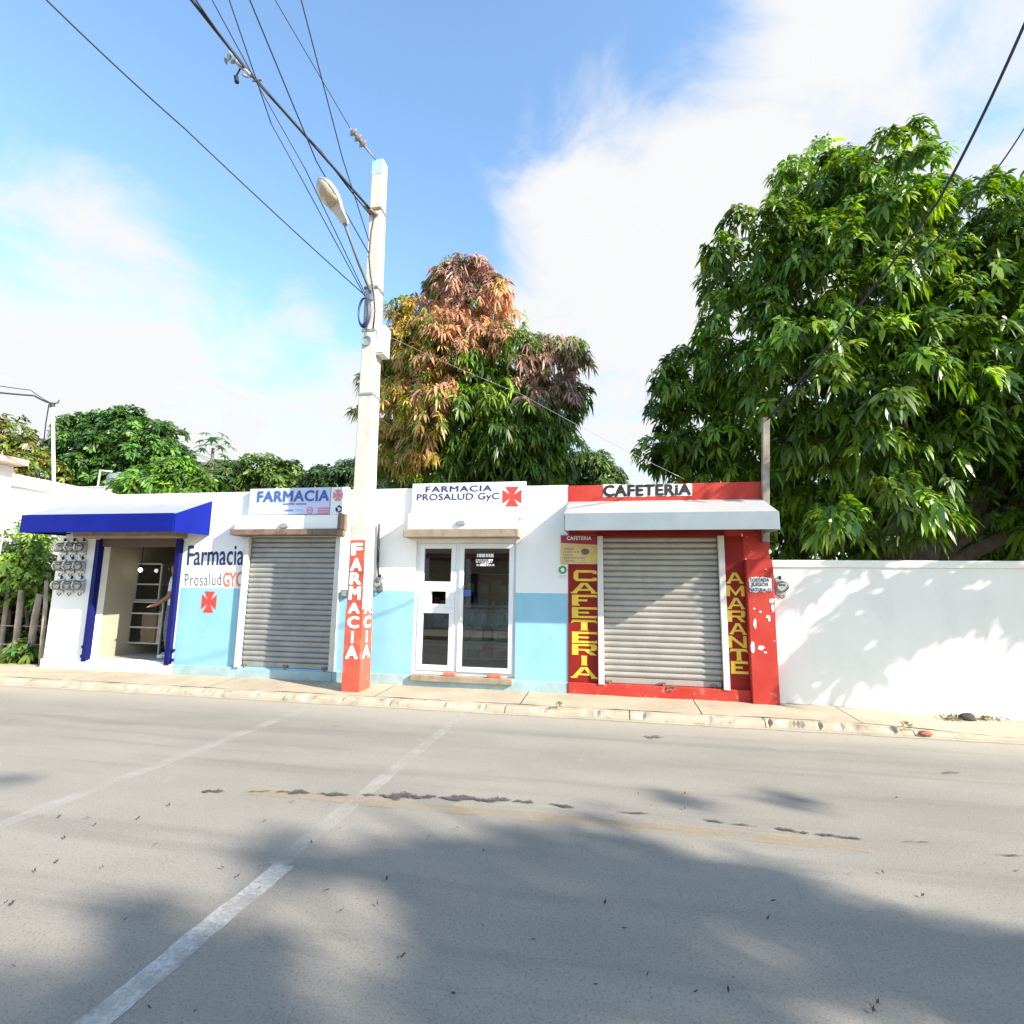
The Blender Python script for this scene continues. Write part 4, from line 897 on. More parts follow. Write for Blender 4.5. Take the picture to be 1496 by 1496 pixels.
# ================================================================== OVERHEAD CABLES
def cable(pts, r, label, group=None, sag=0, name='overhead_cable', mat=M_CABLE, n=14):
    P = [Vector(p) for p in pts]; out = []
    for a, b in zip(P[:-1], P[1:]):
        for i in range(n): t = i/n; out.append(a.lerp(b, t)-Vector((0, 0, sag*4*t*(1-t))))
    out.append(P[-1]); m = MB(); m.tube(out, r, 6); return tag(mk(name, m, mat, smooth=True), label, 'cable', group)
FARP = Vector((-15.5, -1.6, 0))
def via(px, z):   # point on the pixel ray at height z
    return onZ(px[0], px[1], z)
def beyond(a, b, k): return Vector(b)+(Vector(b)-Vector(a))*k
A2 = onY(543, 308, 7.68); pm = via((357, 97), 8.55); pe = via((280, 0), 8.75)
CL = 'cables fanning up from the concrete pole'
b1 = cable([A2, pm, pe, beyond(pm, pe, 3)], .022, 'thick twisted cable bundle with clamps leaving the top of the concrete pole', sag=.0)
b2 = cable([onY(541, 314, 7.68), via((470, 222), 8.30), pm+Vector((.03, .03, -.05)), pe+Vector((.04, 0, .02)), beyond(pm, pe, 3)+Vector((.2, 0, .1))], .012, 'thin cable running alongside the thick clamped bundle', sag=.02)
FANL = 'thin black cable fanning up from the concrete pole'
A4 = onY(533, 433, 7.66)
def fan(start, pxs, zs, r=.008, FANL='one of two thin cables leaving the concrete pole at the coil'):
    P = [start]+[via(p, z) for p, z in zip(pxs, zs)]; P.append(beyond(P[-2], P[-1], 2.5)); return cable(P, r, FANL, CL, .0)
fan(A4, [(440, 260), (396, 180), (335, 0)], [7.3, 7.8, 8.6]); fan(A4+Vector((0, 0, .05)), [(445, 245), (380, 130), (310, 0)], [7.35, 8.1, 8.6])
fan(onY(540, 372, 7.68), [(462, 235), (365, 0)], [7.9, 8.8], .010, 'thin cable tied to the concrete pole behind the street lamp head'); fan(onY(539, 352, 7.68), [(500, 230), (440, 0)], [8.2, 9.2], .009, 'thin straight cable rising steeply between lamp head and disc insulators')
cable([A4+Vector((0, 0, .02)), via((270, 188), 7.1), via((66, -2), 7.3), beyond(via((270, 188), 7.1), via((66, -2), 7.3), 1.5)], .009, 'single thin cable slanting away from the coil on the concrete pole', sag=.02)
pt_ = Vector((tcx, 7.75, POLE_TOP-.03)); i0 = via((512, 188), POLE_TOP+.25)
cable([pt_, onY(530, 215, 7.5).lerp(i0, .3), i0, via((402, 0), POLE_TOP+.6), beyond(i0, via((402, 0), POLE_TOP+.6), 2)], .006, 'thin line from the pole tip through a string of disc insulators', sag=0)
# insulator string
ia = i0; ib = i0.lerp(pt_, .62); t = thing('insulator_string', 'string of grey porcelain disc insulators beside the pole tip', 'insulator', tuple(ia))
ax_ = (ib-ia).normalized(); sd_ = ax_.cross(Vector((0, 0, 1))).normalized()
for k in range(3):
    c = ia.lerp(ib, .18+.26*k); m = MB(); m.tube([c-ax_*.05, c-ax_*.045, c-ax_*.01, c+ax_*.005, c+ax_*.03, c+ax_*.05], [.02, .035, .085, .08, .035, .02], 14); mk('disc', m, M_PORC, t, smooth=False)
m = MB(); m.tube([ia-ax_*.06, ib+ax_*.1], .012, 6); mk('pin', m, M_STEEL, t)
# clamps on the bundle
t = thing('cable_clamp', 'cluster of grey metal clamps gripping the thick cable bundle', 'clamp', tuple(pm))
g = random.Random(2); dirb = (pe-pm).normalized(); sdv = dirb.cross(Vector((0, 0, 1))).normalized()
for k in range(7):
    c = pm+dirb*(g.uniform(-.28, .22))+sdv*g.uniform(-.07, .12)+Vector((0, 0, g.uniform(-.10, .04))); m = MB(); s = g.uniform(.02, .035)
    v = Vector((g.gauss(0, 1), g.gauss(0, 1), g.gauss(0, 1))).normalized()*.07; m.tube([c-v, c-v*.3, c+v*.4, c+v], [s*.6, s, s*.8, s*.4], 7); mk('clamp_body', m, M_STEEL if k % 2 else M_GTANK, t)
c = via((345, 112), 8.42); m = MB(); m.tube([pm, pm.lerp(c, .6)+Vector((0, 0, .05)), c], [.012, .012, .012], 6); m.tube([c, c+Vector((.02, 0, -.09))], .03, 8); mk('drop_loop', m, M_CABLE, t)
m = MB(); c = A2; m.tube([c+Vector((-.12, -.02, .08)), c+Vector((-.02, -.02, 0)), c+Vector((.1, 0, -.1))], .035, 8); mk('dead_end_clamp', m, M_RUST, up)
# right-hand cables to the wooden post, dropping from across the street
ptop = Vector((pt.x, W-.05, pt.z)); cable([ptop+Vector((0, 0, -.05)), via((1370, 295), 5.6), via((1500, 28), 6.6), beyond(via((1370, 295), 5.6), via((1500, 28), 6.6), 3)], .014, 'thick black service cable slanting past the big green tree', sag=.05)
cable([ptop+Vector((0, 0, -.02)), via((1400, 312), 5.9), via((1500, 182), 6.6), beyond(via((1400, 312), 5.9), via((1500, 182), 6.6), 3)], .008, 'thin service cable below the thick one across the green tree', sag=.06)
cable([Vector((pole_ring(5.75)[1], 7.8, onY(566, 483, 7.8).z)), onY(760, 575, 8.5), onY(1000, 700, 9.0)], .003, 'thin pale service line from the pole down to the cafeteria roof', sag=.03, mat=M_STEEL)
# far pole that receives the fan of cables, across the street
fp = thing('utility_pole', 'plain concrete utility pole on the opposite pavement', 'utility pole', (-15.5, -1.8, .1)); m = MB(); m.tube([(-15.5, -1.8, .02), (-15.5, -1.8, 10.6)], [.2, .12], 8); mk('shaft', m, M_POLE, fp); m = MB(); m.box(-16.3, -14.7, -1.85, -1.75, 9.9, 10.0); mk('crossarm', m, M_WOOD, fp)

# ================================================================== LEFT NEIGHBOUR, TANKS, MAST
XN = -12.6
a = onX(12, 694, XN); b = onX(165, 720, XN); hz_ = (a.z+b.z)/2
nb = thing('neighbour_house', 'plain white flat-roofed house behind the green shrub', 'house', (XN-3, 13, 0))
m = MB(); m.box(XN-6, XN, a.y-.2, 18, -.05, hz_-.25); mk('wall', m, M_WHITE, nb)
m = MB(); m.box(XN-6, XN+.10, a.y-.3, 18.1, hz_-.248, hz_); mk('roof_edge', m, M_WHITE, nb, bevel=.01)
c = onY(14, 668, a.y-.6); m = MB(); m.box(XN-5, onY(14, 672, a.y-.4).x, a.y-2.4, a.y-.302, -.05, c.z-.12); mk('front_wing', m, M_WHITE, nb)
m = MB(); x1 = onY(28, 672, a.y-.5).x; m.box(XN-5.2, x1, a.y-2.6, a.y-.304, c.z-.118, c.z); mk('eave', m, paint('pinkish_eave', (.62, .42, .34), .7, .1, 4), nb, bevel=.01)
AN = onY(62, 747, 10.3); an_z = AN.z
m = MB(); m.box(XN+.002, XL-.30, 9.95, 11.2, -.05, an_z); mk('annexe', m, M_WHITE, nb)
tk = thing('water_drum', 'small black ribbed water drum behind the blue awning', 'water tank', (AN.x, 10.3, an_z)); m = MB(); r_ = .24; m.lathe([(r_*.96, 0), (r_, .03), (r_, .24), (r_*.93, .29), (r_*.55, .335), (r_*.3, .34)], (AN.x, 10.3, an_z), 'z', 24); mk('body', m, M_TANK, tk, smooth=True)
for k in range(16):
    q = 6.283*k/16; m = MB(); m.tube([(AN.x+r_*1.0*math.cos(q), 10.3+r_*1.0*math.sin(q), an_z+.03), (AN.x+r_*1.0*math.cos(q), 10.3+r_*1.0*math.sin(q), an_z+.24)], .012, 5); mk('rib', m, M_TANK, tk)
m = MB(); m.lathe([(.075, 0), (.075, .03), (.06, .04)], (AN.x, 10.3, an_z+.338), 'z', 16); mk('lid', m, M_TANK, tk)
mb_ = onY(79, 750, 10.5); mt_ = onY(77, 590, 10.5)
ms = thing('service_mast', 'thin white metal service mast with cables at its top', 'mast', (mb_.x, 10.5, an_z))
m = MB(); m.tube([(mb_.x, 10.5, an_z), (mt_.x, 10.5, mt_.z)], .035, 10); mk('pipe', m, M_WHITE, ms, smooth=True)
m = MB(); m.lathe([(.05, 0), (.055, .03), (.05, .10), (.03, .13)], (mt_.x, 10.5, mt_.z-.10), 'z', 10); m.tube([(mt_.x-.12, 10.5, mt_.z-.02), (mt_.x+.16, 10.5, mt_.z+.02), (mt_.x+.17, 10.5, mt_.z+.09)], .015, 6); mk('weatherhead', m, M_DARK, ms)
m = MB(); m.tube([(mt_.x-.06, 10.46, mt_.z-.05), (mt_.x-.07, 10.46, mt_.z-.5), (mt_.x-.05, 10.46, mt_.z-.95)], .014, 6); mk('drop_cable', m, M_CABLE, ms)
for k, (p, q, r_) in enumerate((((50, 578), (-60, 566), .022), ((45, 570), (-60, 553), .010))):
    cable([(mt_.x, 10.5, mt_.z), onY(*p, 10.3), onY(*q, 9.0)], r_, ('thick' if k == 0 else 'thin')+' black cable reaching the white service mast', sag=.02)
# grey rooftop tank with pipe
gp = onY(166, 716, 17.0); st = thing('roof_block', 'pale low rooftop block carrying the grey tank', 'building', (gp.x, 17.5, 0)); m = MB(); m.box(gp.x-1.6, gp.x+.9, 16.3, 18.6, -.05, gp.z-.02); mk('wall', m, M_WHITE, st); m = MB(); m.box(gp.x-1.65, gp.x+.95, 16.25, 18.65, gp.z-.019, gp.z); mk('roof_edge', m, M_WHITE, st)
gt = thing('water_tank', 'grey plastic water tank on a roof among the trees', 'water tank', (gp.x, 17.2, gp.z)); m = MB(); m.lathe([(.40, 0), (.42, .04), (.42, .52), (.36, .62), (.12, .68)], (gp.x, 17.2, gp.z), 'z', 24); mk('body', m, M_GTANK, gt, smooth=False); m = MB(); m.lathe([(.14, 0), (.14, .05), (.1, .06)], (gp.x, 17.2, gp.z+.67), 'z', 16); mk('lid', m, M_GTANK, gt)
pa, pb2, pc = onY(142, 716, 16.9), onY(147, 687, 16.9), onY(163, 689, 16.9); m = MB(); m.tube([(pa.x, 16.9, gp.z), pb2, pc], .035, 8); tag(mk('roof_pipe', m, M_WHITE, smooth=True), 'bent white pipe beside the grey roof tank', 'pipe')

# ================================================================== FENCE AND SHRUBS AT THE LEFT END
fn = thing('stake_fence', 'rustic fence of rough wooden stakes under the shrub', 'fence', (-11.2, 8.75, .1))
g = random.Random(12)
def stake(p0, p1, r, Y):
    a, b = onY(*p0, Y), onY(*p1, Y); a.z = .03; m = MB(); m.tube([a, a.lerp(b, .35)+Vector((g.uniform(-.02, .02), 0, 0)), a.lerp(b, .7)+Vector((g.uniform(-.02, .02), 0, 0)), b], [r*1.15, r, r*.95, r*.8], 8); return mk('stake', m, M_WOOD, fn, smooth=True)
stake((22, 962), (31, 862), .055, 8.75); stake((41, 962), (58, 868), .06, 8.75); stake((2, 955), (12, 862), .05, 8.95); stake((60, 976), (68, 848), .035, 8.42)
stake((-30, 955), (-18, 862), .055, 8.9); stake((-70, 955), (-62, 862), .055, 8.9); stake((12, 945), (16, 868), .04, 9.3); stake((32, 945), (38, 868), .04, 9.5)
for z in (.45, .8): m = MB(); m.tube([(-13.5, 8.8, z), (-11.4, 8.78, z-.02), (-10.3, 8.7, z+.02)], .006, 5); mk('wire_strand', m, M_STEEL, fn)
PG = pal_mix([(.10, .20, .022), (.16, .26, .035), (.06, .14, .02), (.20, .28, .05)], [3, 3, 2, 1])
def bush(name, label, base, lobes, n, leaf, pal, seed, per=7, droop=.5, cat='shrub'):
    return tree(name, label, base, lobes, n, leaf, pal, .05, per, droop, seed, limbs=5, inner=.3, cat=cat)
bush('shrub', 'large light green shrub overhanging the stake fence', (-11.7, 9.2, 0), [lobe(10, 800, 50, 9.0), lobe(45, 815, 42, 8.9), lobe(-35, 810, 55, 9.3), lobe(30, 850, 42, 8.9), lobe(-15, 860, 45, 9.1), lobe(0, 770, 34, 9.3), lobe(60, 790, 22, 8.9), lobe(58, 850, 24, 8.85)], 1900, (.09, .04), PG, 21, keep=None) if False else \
tree('shrub', 'large light green shrub overhanging the stake fence', (-11.7, 9.3, 0), [lobe(8, 805, 45, 9.2), lobe(40, 820, 36, 9.05), lobe(-45, 810, 55, 9.5), lobe(28, 852, 34, 9.05), lobe(-20, 858, 42, 9.3), lobe(0, 768, 26, 9.4), lobe(56, 845, 20, 9.0), lobe(52, 800, 20, 9.05)], 2300, (.085, .042), PG, .045, 8, .5, 21, limbs=6, inner=.35, cat='shrub')
tree('shrub', 'dark green undergrowth behind the stakes of the rustic fence', (-12.0, 9.55, 0), [(-11.2, 9.5, .6, .6, .3, .65), (-12.1, 9.5, .65, .7, .3, .7), (-13.1, 9.5, .65, .7, .35, .7), (-14.2, 9.5, .65, .8, .4, .75), (-10.65, 9.4, .5, .35, .25, .55), (-11.6, 9.6, .5, .6, .2, .6), (-12.6, 9.6, .5, .6, .2, .6)], 3600, (.09, .045), pal_mix([(.04, .075, .02), (.07, .09, .03), (.10, .055, .03)], [3, 2, 1]), .03, 7, .5, 23, limbs=4, inner=.3, cat='shrub')
tree('leafy_weed', 'low broad-leaved weed at the foot of the stake fence', tuple(onZ(35, 972, .1)), [lobe(25, 958, 14, 8.55), lobe(45, 952, 12, 8.6), lobe(8, 965, 12, 8.55)], 60, (.13, .07), PG, .012, 5, .6, 22, limbs=2, inner=.4, cat='plant')

# ================================================================== TREES
def pal_right(P, A, g):
    cols = np.array([(.10, .19, .018), (.15, .25, .022), (.06, .13, .018), (.22, .30, .03)]); k = g.choice(4, len(P), p=[.4, .3, .2, .1]); C = cols[k]*np.clip(1+.15*g.normal(size=(len(P), 1)), .5, 1.6)
    hot = onY(1315, 720, 10.2); d = np.linalg.norm(P-np.array(hot), axis=1); mm = (d < .55) & (g.random(len(P)) < .6); C[mm] = np.array((.30, .17, .08)); return C
RL = [lobe(1290, 300, 78, 11.2), lobe(1190, 292, 62, 11.4), lobe(1110, 385, 72, 11.3), lobe(1400, 370, 88, 11.0), lobe(1250, 410, 105, 10.7), lobe(1095, 500, 66, 11.0), lobe(1430, 500, 100, 10.5), lobe(1190, 560, 100, 10.5),
      lobe(1310, 590, 110, 10.2), lobe(1018, 558, 50, 12.2), lobe(1008, 640, 52, 12.2), lobe(1110, 660, 74, 12.0), lobe(1250, 690, 95, 11.6), lobe(1400, 670, 105, 11.4), lobe(1490, 600, 95, 10.2), lobe(1325, 735, 46, 9.6), lobe(1228, 772, 26, 9.2),
      lobe(1180, 735, 70, 12.6), lobe(1450, 745, 75, 12.4), lobe(1340, 780, 90, 13.0), lobe(1050, 700, 60, 12.4), lobe(1230, 800, 90, 12.8), lobe(1480, 790, 90, 13.0), lobe(1140, 790, 60, 12.6), lobe(1500, 420, 90, 10.8), lobe(1590, 540, 120, 10.8), lobe(1600, 700, 120, 10.4), lobe(1350, 470, 100, 11.4), lobe(1480, 335, 36, 11.2), lobe(968, 595, 18, 12.2)]
def cast(px, py, t, r):      # where an overhanging bough must hang so that its shade falls on the wall there
    q = onY(px, py, W)+SUN*t; return (q.x, q.y, q.z, r, r*.7, r*.8)
RL += [cast(x, y, 4.2, r) for x, y, r in ((1490, 845, .22), (1445, 858, .22), (1395, 870, .22), (1345, 868, .22), (1150, 848, .10), (1190, 850, .12), (1228, 842, .12), (1262, 836, .10), (1300, 858, .2), (1292, 895, .22), (1345, 912, .2), (1252, 905, .18), (1232, 938, .18), (1205, 962, .17), (1242, 968, .15), (1282, 930, .18), (1172, 990, .12), (1150, 1005, .08), (1425, 890, .14), (1475, 880, .14), (1545, 855, .25), (1600, 860, .3))]
RL += [(9.6, 10.4, 6.4, 1.5, 1.4, 1.3), (10.6, 9.6, 5.0, 1.5, 1.3, 1.2), (8.9, 10.2, 4.4, 1.2, 1.1, 1.0), (11.2, 10.6, 7.6, 1.7, 1.5, 1.3), (9.2, 9.4, 3.2, 1.1, .9, .8)]
RL += [cast(x, y, 5.2, r) for x, y, r in ((1045, 716, .10), (1075, 712, .13), (1100, 714, .12), (1100, 800, .16), (1088, 835, .12), (1115, 845, .12), (1120, 1015, .06))]
tree('mango_tree', 'huge dense dark green mango tree behind the white perimeter wall', (5.3, 11.6, -.05), RL, 17500, (.185, .062), pal_right, .30, 10, .85, 31, limbs=14, inner=.13)
def pal_mid(P, A, g):
    px = np.empty(len(P)); py = np.empty(len(P))
    for i, p in enumerate(P):
        d = Vector(p)-CAM; z = d.dot(_f); px[i] = 748+FPX*d.dot(_r)/z; py[i] = 748-FPX*d.dot(_u)/z
    gr = np.array([(.10, .18, .02), (.16, .24, .025), (.06, .13, .02)])[g.choice(3, len(P), p=[.4, .3, .3])]
    oc = np.array([(.50, .34, .07), (.40, .30, .05), (.52, .32, .13)])[g.choice(3, len(P))]; br = np.array([(.48, .24, .12), (.40, .19, .11), (.52, .31, .16)])[g.choice(3, len(P))]; pu = np.array([(.34, .19, .15), (.38, .25, .19)])[g.choice(2, len(P))]
    u = g.random(len(P)); C = gr.copy()
    def near(cx, cy, rx, ry): return ((px-cx)/rx)**2+((py-cy)/ry)**2
    z = near(590, 545, 75, 130); mm = (z < 1) & (u < .82-.25*z); C[mm] = oc[mm]
    z = near(690, 440, 75, 75); mm = (z < 1) & (u < .92-.2*z); C[mm] = br[mm]
    mm = (near(672, 405, 50, 40) < 1) & (u < .7); C[mm] = pu[mm]
    z = near(805, 545, 60, 55); mm = (z < 1) & (u < .85-.3*z); C[mm] = pu[mm]
    z = near(640, 560, 45, 50); mm = (z < 1) & (u < .5); C[mm] = br[mm]
    z = near(600, 655, 50, 45); mm = (z < 1) & (u < .55); C[mm] = oc[mm]
    return C
CLb = [lobe(680, 440, 52, 14), lobe(715, 455, 40, 13.8), lobe(675, 415, 26, 14), lobe(618, 480, 42, 13.6), lobe(598, 530, 44, 13.5), lobe(660, 530, 62, 13.2), lobe(740, 540, 56, 13.4), lobe(800, 540, 44, 13.8), lobe(826, 585, 28, 13.9), lobe(594, 610, 46, 13.4), lobe(660, 620, 66, 13.0), lobe(745, 630, 68, 13.2), lobe(803, 640, 38, 13.7), lobe(578, 670, 36, 13.8), lobe(640, 690, 60, 13.6), lobe(740, 700, 66, 13.6), lobe(788, 690, 40, 13.9), lobe(572, 560, 28, 14.2), lobe(527, 612, 10, 14.0), lobe(617, 720, 48, 14.6), lobe(700, 720, 70, 14.8), lobe(690, 600, 70, 14.5), lobe(780, 610, 56, 14.4)]
tree('mango_tree', 'mango tree with brown, ochre and green leaves behind the pharmacy roof', (-2.2, 14.0, -.05), CLb, 9500, (.19, .050), pal_mid, .26, 10, 1.0, 32, limbs=12, inner=.13)
PO = pal_mix([(.09, .15, .03), (.13, .19, .04), (.06, .11, .025)], [3, 2, 2])
tree('small_tree', 'small olive-green tree top between the two mango trees', tuple(onY(870, 860, 16)[:2])+(-.05,), [lobe(868, 700, 30, 16), lobe(845, 690, 24, 16.2), lobe(890, 712, 22, 16)], 700, (.2, .055), PO, .1, 8, .7, 33, limbs=3)
# background trees at the left
PB = pal_mix([(.05, .12, .025), (.075, .165, .03), (.10, .20, .035)], [3, 3, 2])
def bgtree(name, label, lobes, n, leaf, pal, seed, r=.3, **k):
    c = np.mean([l[:3] for l in lobes], 0); return tree(name, label, (c[0], c[1], -.05), lobes, n, leaf, pal, r, 8, .5, seed, 'trees beyond the roofs', 6, .2, **k)
bgtree('round_tree', 'broad round-crowned green tree beyond the left roofs', [lobe(130, 650, 42, 30), lobe(175, 648, 46, 30), lobe(225, 665, 45, 30), lobe(105, 680, 36, 30), lobe(160, 690, 50, 29.5), lobe(215, 695, 50, 29.5), lobe(255, 690, 30, 30), lobe(150, 632, 26, 30.3), lobe(185, 628, 26, 30.3)], 5200, (.30, .13), PB, 41)
bgtree('yellowish_tree', 'yellow-green tree top above the white neighbour house', [lobe(5, 640, 32, 24), lobe(25, 655, 18, 24), lobe(-30, 650, 40, 24), lobe(8, 680, 30, 24), lobe(50, 695, 34, 26), lobe(-20, 690, 40, 25)], 1500, (.30, .10), pal_mix([(.17, .19, .03), (.10, .16, .03), (.22, .20, .04), (.20, .12, .05)], [3, 3, 2, 1]), 42)
bgtree('bright_bush', 'bright yellow-green leafy clump behind the white parapet', [lobe(215, 712, 22, 15), lobe(255, 706, 24, 15), lobe(290, 712, 22, 15), lobe(185, 720, 14, 15), lobe(240, 698, 12, 15.2)], 900, (.24, .075), pal_mix([(.12, .24, .03), (.17, .29, .04), (.08, .17, .03)], [3, 2, 2]), 43, r=.1)
bgtree('olive_tree', 'olive-green tree right of the papaya behind the parapet', [lobe(345, 702, 24, 22), lobe(380, 696, 28, 22), lobe(410, 704, 26, 22), lobe(435, 712, 16, 22), lobe(320, 700, 22, 22.5)], 1100, (.26, .10), PO, 44, r=.15)
bgtree('dark_tree', 'dark green tree just left of the concrete pole', [lobe(490, 702, 26, 22), lobe(515, 698, 22, 22), lobe(465, 710, 14, 22), lobe(540, 705, 26, 22)], 900, (.26, .09), pal_mix([(.06, .11, .03), (.04, .08, .025), (.09, .14, .04)], [3, 2, 1]), 45, r=.15)
# papaya
pb_ = onY(305, 720, 19); pz = onY(305, 655, 19).z; pp = thing('papaya_tree', 'slender papaya tree with sparse lobed leaves above the parapet', 'tree', (pb_.x, 19, -.05))
m = MB(); m.tube([(pb_.x, 19, -.1), (pb_.x+.05, 19, pz*.6), (pb_.x, 19, pz)], [.13, .10, .06], 9); mk('trunk', m, M_BARK, pp, smooth=True)
V_, F_, C_ = [], [], []; g = random.Random(8)
for k in range(34):
    az = k*2.4; z = pz-(k/34)*1.7+.15; ln = g.uniform(.5, 1.0); el = .7-k/34*1.1; tip = Vector((pb_.x+ln*math.cos(az)*math.cos(el), 19+ln*math.sin(az)*math.cos(el), z+ln*math.sin(el)))
    m = MB(); m.tube([(pb_.x, 19, z-.05), tip], .012, 4); mk('leaf_stalk', m, M_BARK, pp) if k % 3 == 0 else None
    o_ = len(V_); R_ = g.uniform(.22, .34); V_.append(tip); u = Vector((math.cos(az), math.sin(az), -.5)).normalized(); s = Vector((-math.sin(az), math.cos(az), g.uniform(-.3, .3)))
    nn = 14
    for i in range(nn): a = 6.283*i/nn; rr = R_*(1 if i % 2 == 0 else .42); V_.append(tip+u*(rr*math.cos(a))+s*(rr*math.sin(a))+Vector((0, 0, -.08 if i % 2 == 0 else 0)))
    F_ += [(o_, o_+1+i, o_+1+(i+1) % nn) for i in range(nn)]; cc = (.09*g.uniform(.7, 1.3), .19*g.uniform(.7, 1.3), .06); C_ += [cc]*(nn+1)
o = raw_mesh('crown', np.array([tuple(v) for v in V_]), np.array(F_), np.array(C_), M_LEAF, pp, smooth=False); o['kind'] = 'stuff'

# street trees on the photographer's side; they throw the dappled shade over the road
def shade_lobe(px, py, h, r, fz=.7):
    h *= 1.5; p = onZ(px, py, 0); t = h/SUN.z; q = p+SUN*t; return (q.x, q.y, q.z, r, r, r*fz)
PS = pal_mix([(.05, .12, .02), (.08, .17, .025)], [1, 1])
SL = [shade_lobe(740, 1290, 7.0, .42), shade_lobe(860, 1280, 6.6, .45), shade_lobe(980, 1300, 6.2, .40), shade_lobe(900, 1350, 6.6, .5), shade_lobe(790, 1400, 6.8, .34), shade_lobe(700, 1480, 7.0, .42), shade_lobe(830, 1450, 6.6, .42),
      shade_lobe(470, 1240, 8.0, .22), shade_lobe(560, 1262, 7.8, .24), shade_lobe(400, 1255, 8.2, .12), shade_lobe(640, 1240, 7.4, .14), shade_lobe(200, 1350, 8.0, .22), shade_lobe(310, 1420, 7.6, .36), shade_lobe(120, 1440, 7.6, .34), shade_lobe(250, 1480, 7.2, .32), shade_lobe(400, 1340, 7.8, .14),
      shade_lobe(1110, 1300, 5.8, .30), shade_lobe(1220, 1340, 5.6, .30), shade_lobe(1350, 1390, 5.4, .34), shade_lobe(1460, 1430, 5.2, .36), shade_lobe(1330, 1460, 5.4, .34), shade_lobe(1170, 1430, 5.8, .16), shade_lobe(40, 1480, 7.4, .3), shade_lobe(620, 1330, 7.2, .16), shade_lobe(15, 1140, 7.6, .11),
      shade_lobe(880, 1190, 6.4, .10), shade_lobe(980, 1165, 6.2, .09), shade_lobe(1110, 1160, 6.0, .09)]
FLECK = [(420, 1437, 48, 30), (540, 1378, 60, 22), (610, 1400, 42, 34), (852, 1285, 30, 13), (1035, 1368, 55, 24), (1105, 1400, 60, 22), (1215, 1450, 70, 20), (910, 1478, 62, 32), (500, 1292, 60, 14), (330, 1300, 70, 22), (300, 1345, 60, 12), (40, 1370, 110, 60), (640, 1215, 60, 16), (1300, 1300, 120, 30), (600, 1318, 40, 14), (470, 1405, 40, 12), (1330, 1490, 80, 14), (900, 1250, 40, 8)]
def keep_shade(P):
    ok = np.ones(len(P), bool); Sn = np.array(SUN)
    for i, p in enumerate(P):
        g_ = p-Sn*(p[2]/Sn[2]); d = Vector(g_)-CAM; z = d.dot(_f)
        if z < .3: continue
        x, y = 748+FPX*d.dot(_r)/z, 748-FPX*d.dot(_u)/z
        if any(((x-a)/(c*1.15))**2+((y-b)/(e*1.25))**2 < 1 for a, b, c, e in FLECK): ok[i] = False
    return ok
SL += [(17, -11, 9.5, 2.2, 1.4, 1.5), (14, -11, 8.4, 2, 1.4, 1.4)]
tree('street_tree', 'spreading tall tree beyond the opposite pavement shading the road', (16.5, -6.0, -.05), SL, 3400, (.15, .06), PS, .22, 8, .5, 51, limbs=6, inner=.25, keep=keep_shade, clump=.14)

# ================================================================== HOUSE ACROSS THE STREET (seen only mirrored in the glass door)
oh = thing('opposite_house', 'cream house with porch columns on the opposite side of the street', 'house', (-8, -9, 0))
mk('wall', holed_wall(-14, -2, -.05, 3.6, -8.2, -8.0, [(-12.6, -11.4, 1, 2.4), (-9.6, -8.6, .1, 2.3), (-7.4, -6.2, 1, 2.4), (-4.6, -3.4, 1, 2.4)]), paint('cream_house_paint', (.66, .60, .46), .7, .08, 1), oh, fix=False)
m = MB(); m.box(-14, -2, -13, -8.6, -.05, 3.55); mk('core', m, M_DARK, oh)
m = MB(); m.box(-14.4, -1.6, -8.6, -6.0, 3.0, 3.2); mk('porch_roof', m, paint('porch_roof_paint', (.30, .12, .08), .7, .1, 2), oh)
for k in range(7): m = MB(); x = -13.8+k*1.9; m.box(x-.1, x+.1, -6.3, -6.1, -.05, 3.0); mk('porch_column', m, M_WHITE, oh)
m = MB(); m.box(-14, -2, -6.25, -6.15, -.05, .8); mk('porch_wall', m, M_WHITE, oh)

# ================================================================== SHOP INTERIORS
def showcase(name, label, x0, x1, y0, y1, z0, z1, shelves, legs=0.0):
    t = thing(name, label, 'showcase', ((x0+x1)/2, (y0+y1)/2, z0)); b = .014
    for x in (x0, x1):
        for y in (y0, y1): m = MB(); m.box(x-b, x+b, y-b, y+b, z0, z1); mk('leg', m, M_FRAME, t)
    zs = [z0+legs+(z1-z0-legs)*f for f in shelves]
    for z in zs:
        m = MB(); m.box(x0+b, x1-b, y0-b, y0+b, z-.014, z+.014); mk('rail', m, M_FRAME, t); m = MB(); m.box(x0+b, x1-b, y1-b, y1+b, z-.014, z+.014); mk('rail', m, M_FRAME, t)
        m = MB(); m.box(x0+b, x1-b, y0+b, y1-b, z-.004, z+.004); mk('shelf', m, M_CLEAR, t)
    m = MB(); m.box(x0+b, x1-b, y0-.003, y0+.003, zs[0]+.016, zs[-1]-.016); mk('pane', m, M_CLEAR, t)
    return t, zs
SCY = 9.15
lo = onY(181, 955, SCY); hi_ = onY(236, 880, SCY)
t, zs = showcase('glass_showcase', 'tall-legged glass showcase just inside the open blue doorway', lo.x, hi_.x+.05, SCY, SCY+.5, .286, hi_.z, (0, .38, .72, 1), .22)
lo2 = onY(197, 868, SCY+.05); hi2 = onY(238, 824, SCY+.05)
t2, zs2 = showcase('glass_showcase', 'smaller glass showcase standing on top of the legged one', lo2.x, hi2.x, SCY+.04, SCY+.44, hi_.z+.015, hi2.z, (.03, .45, 1), 0)
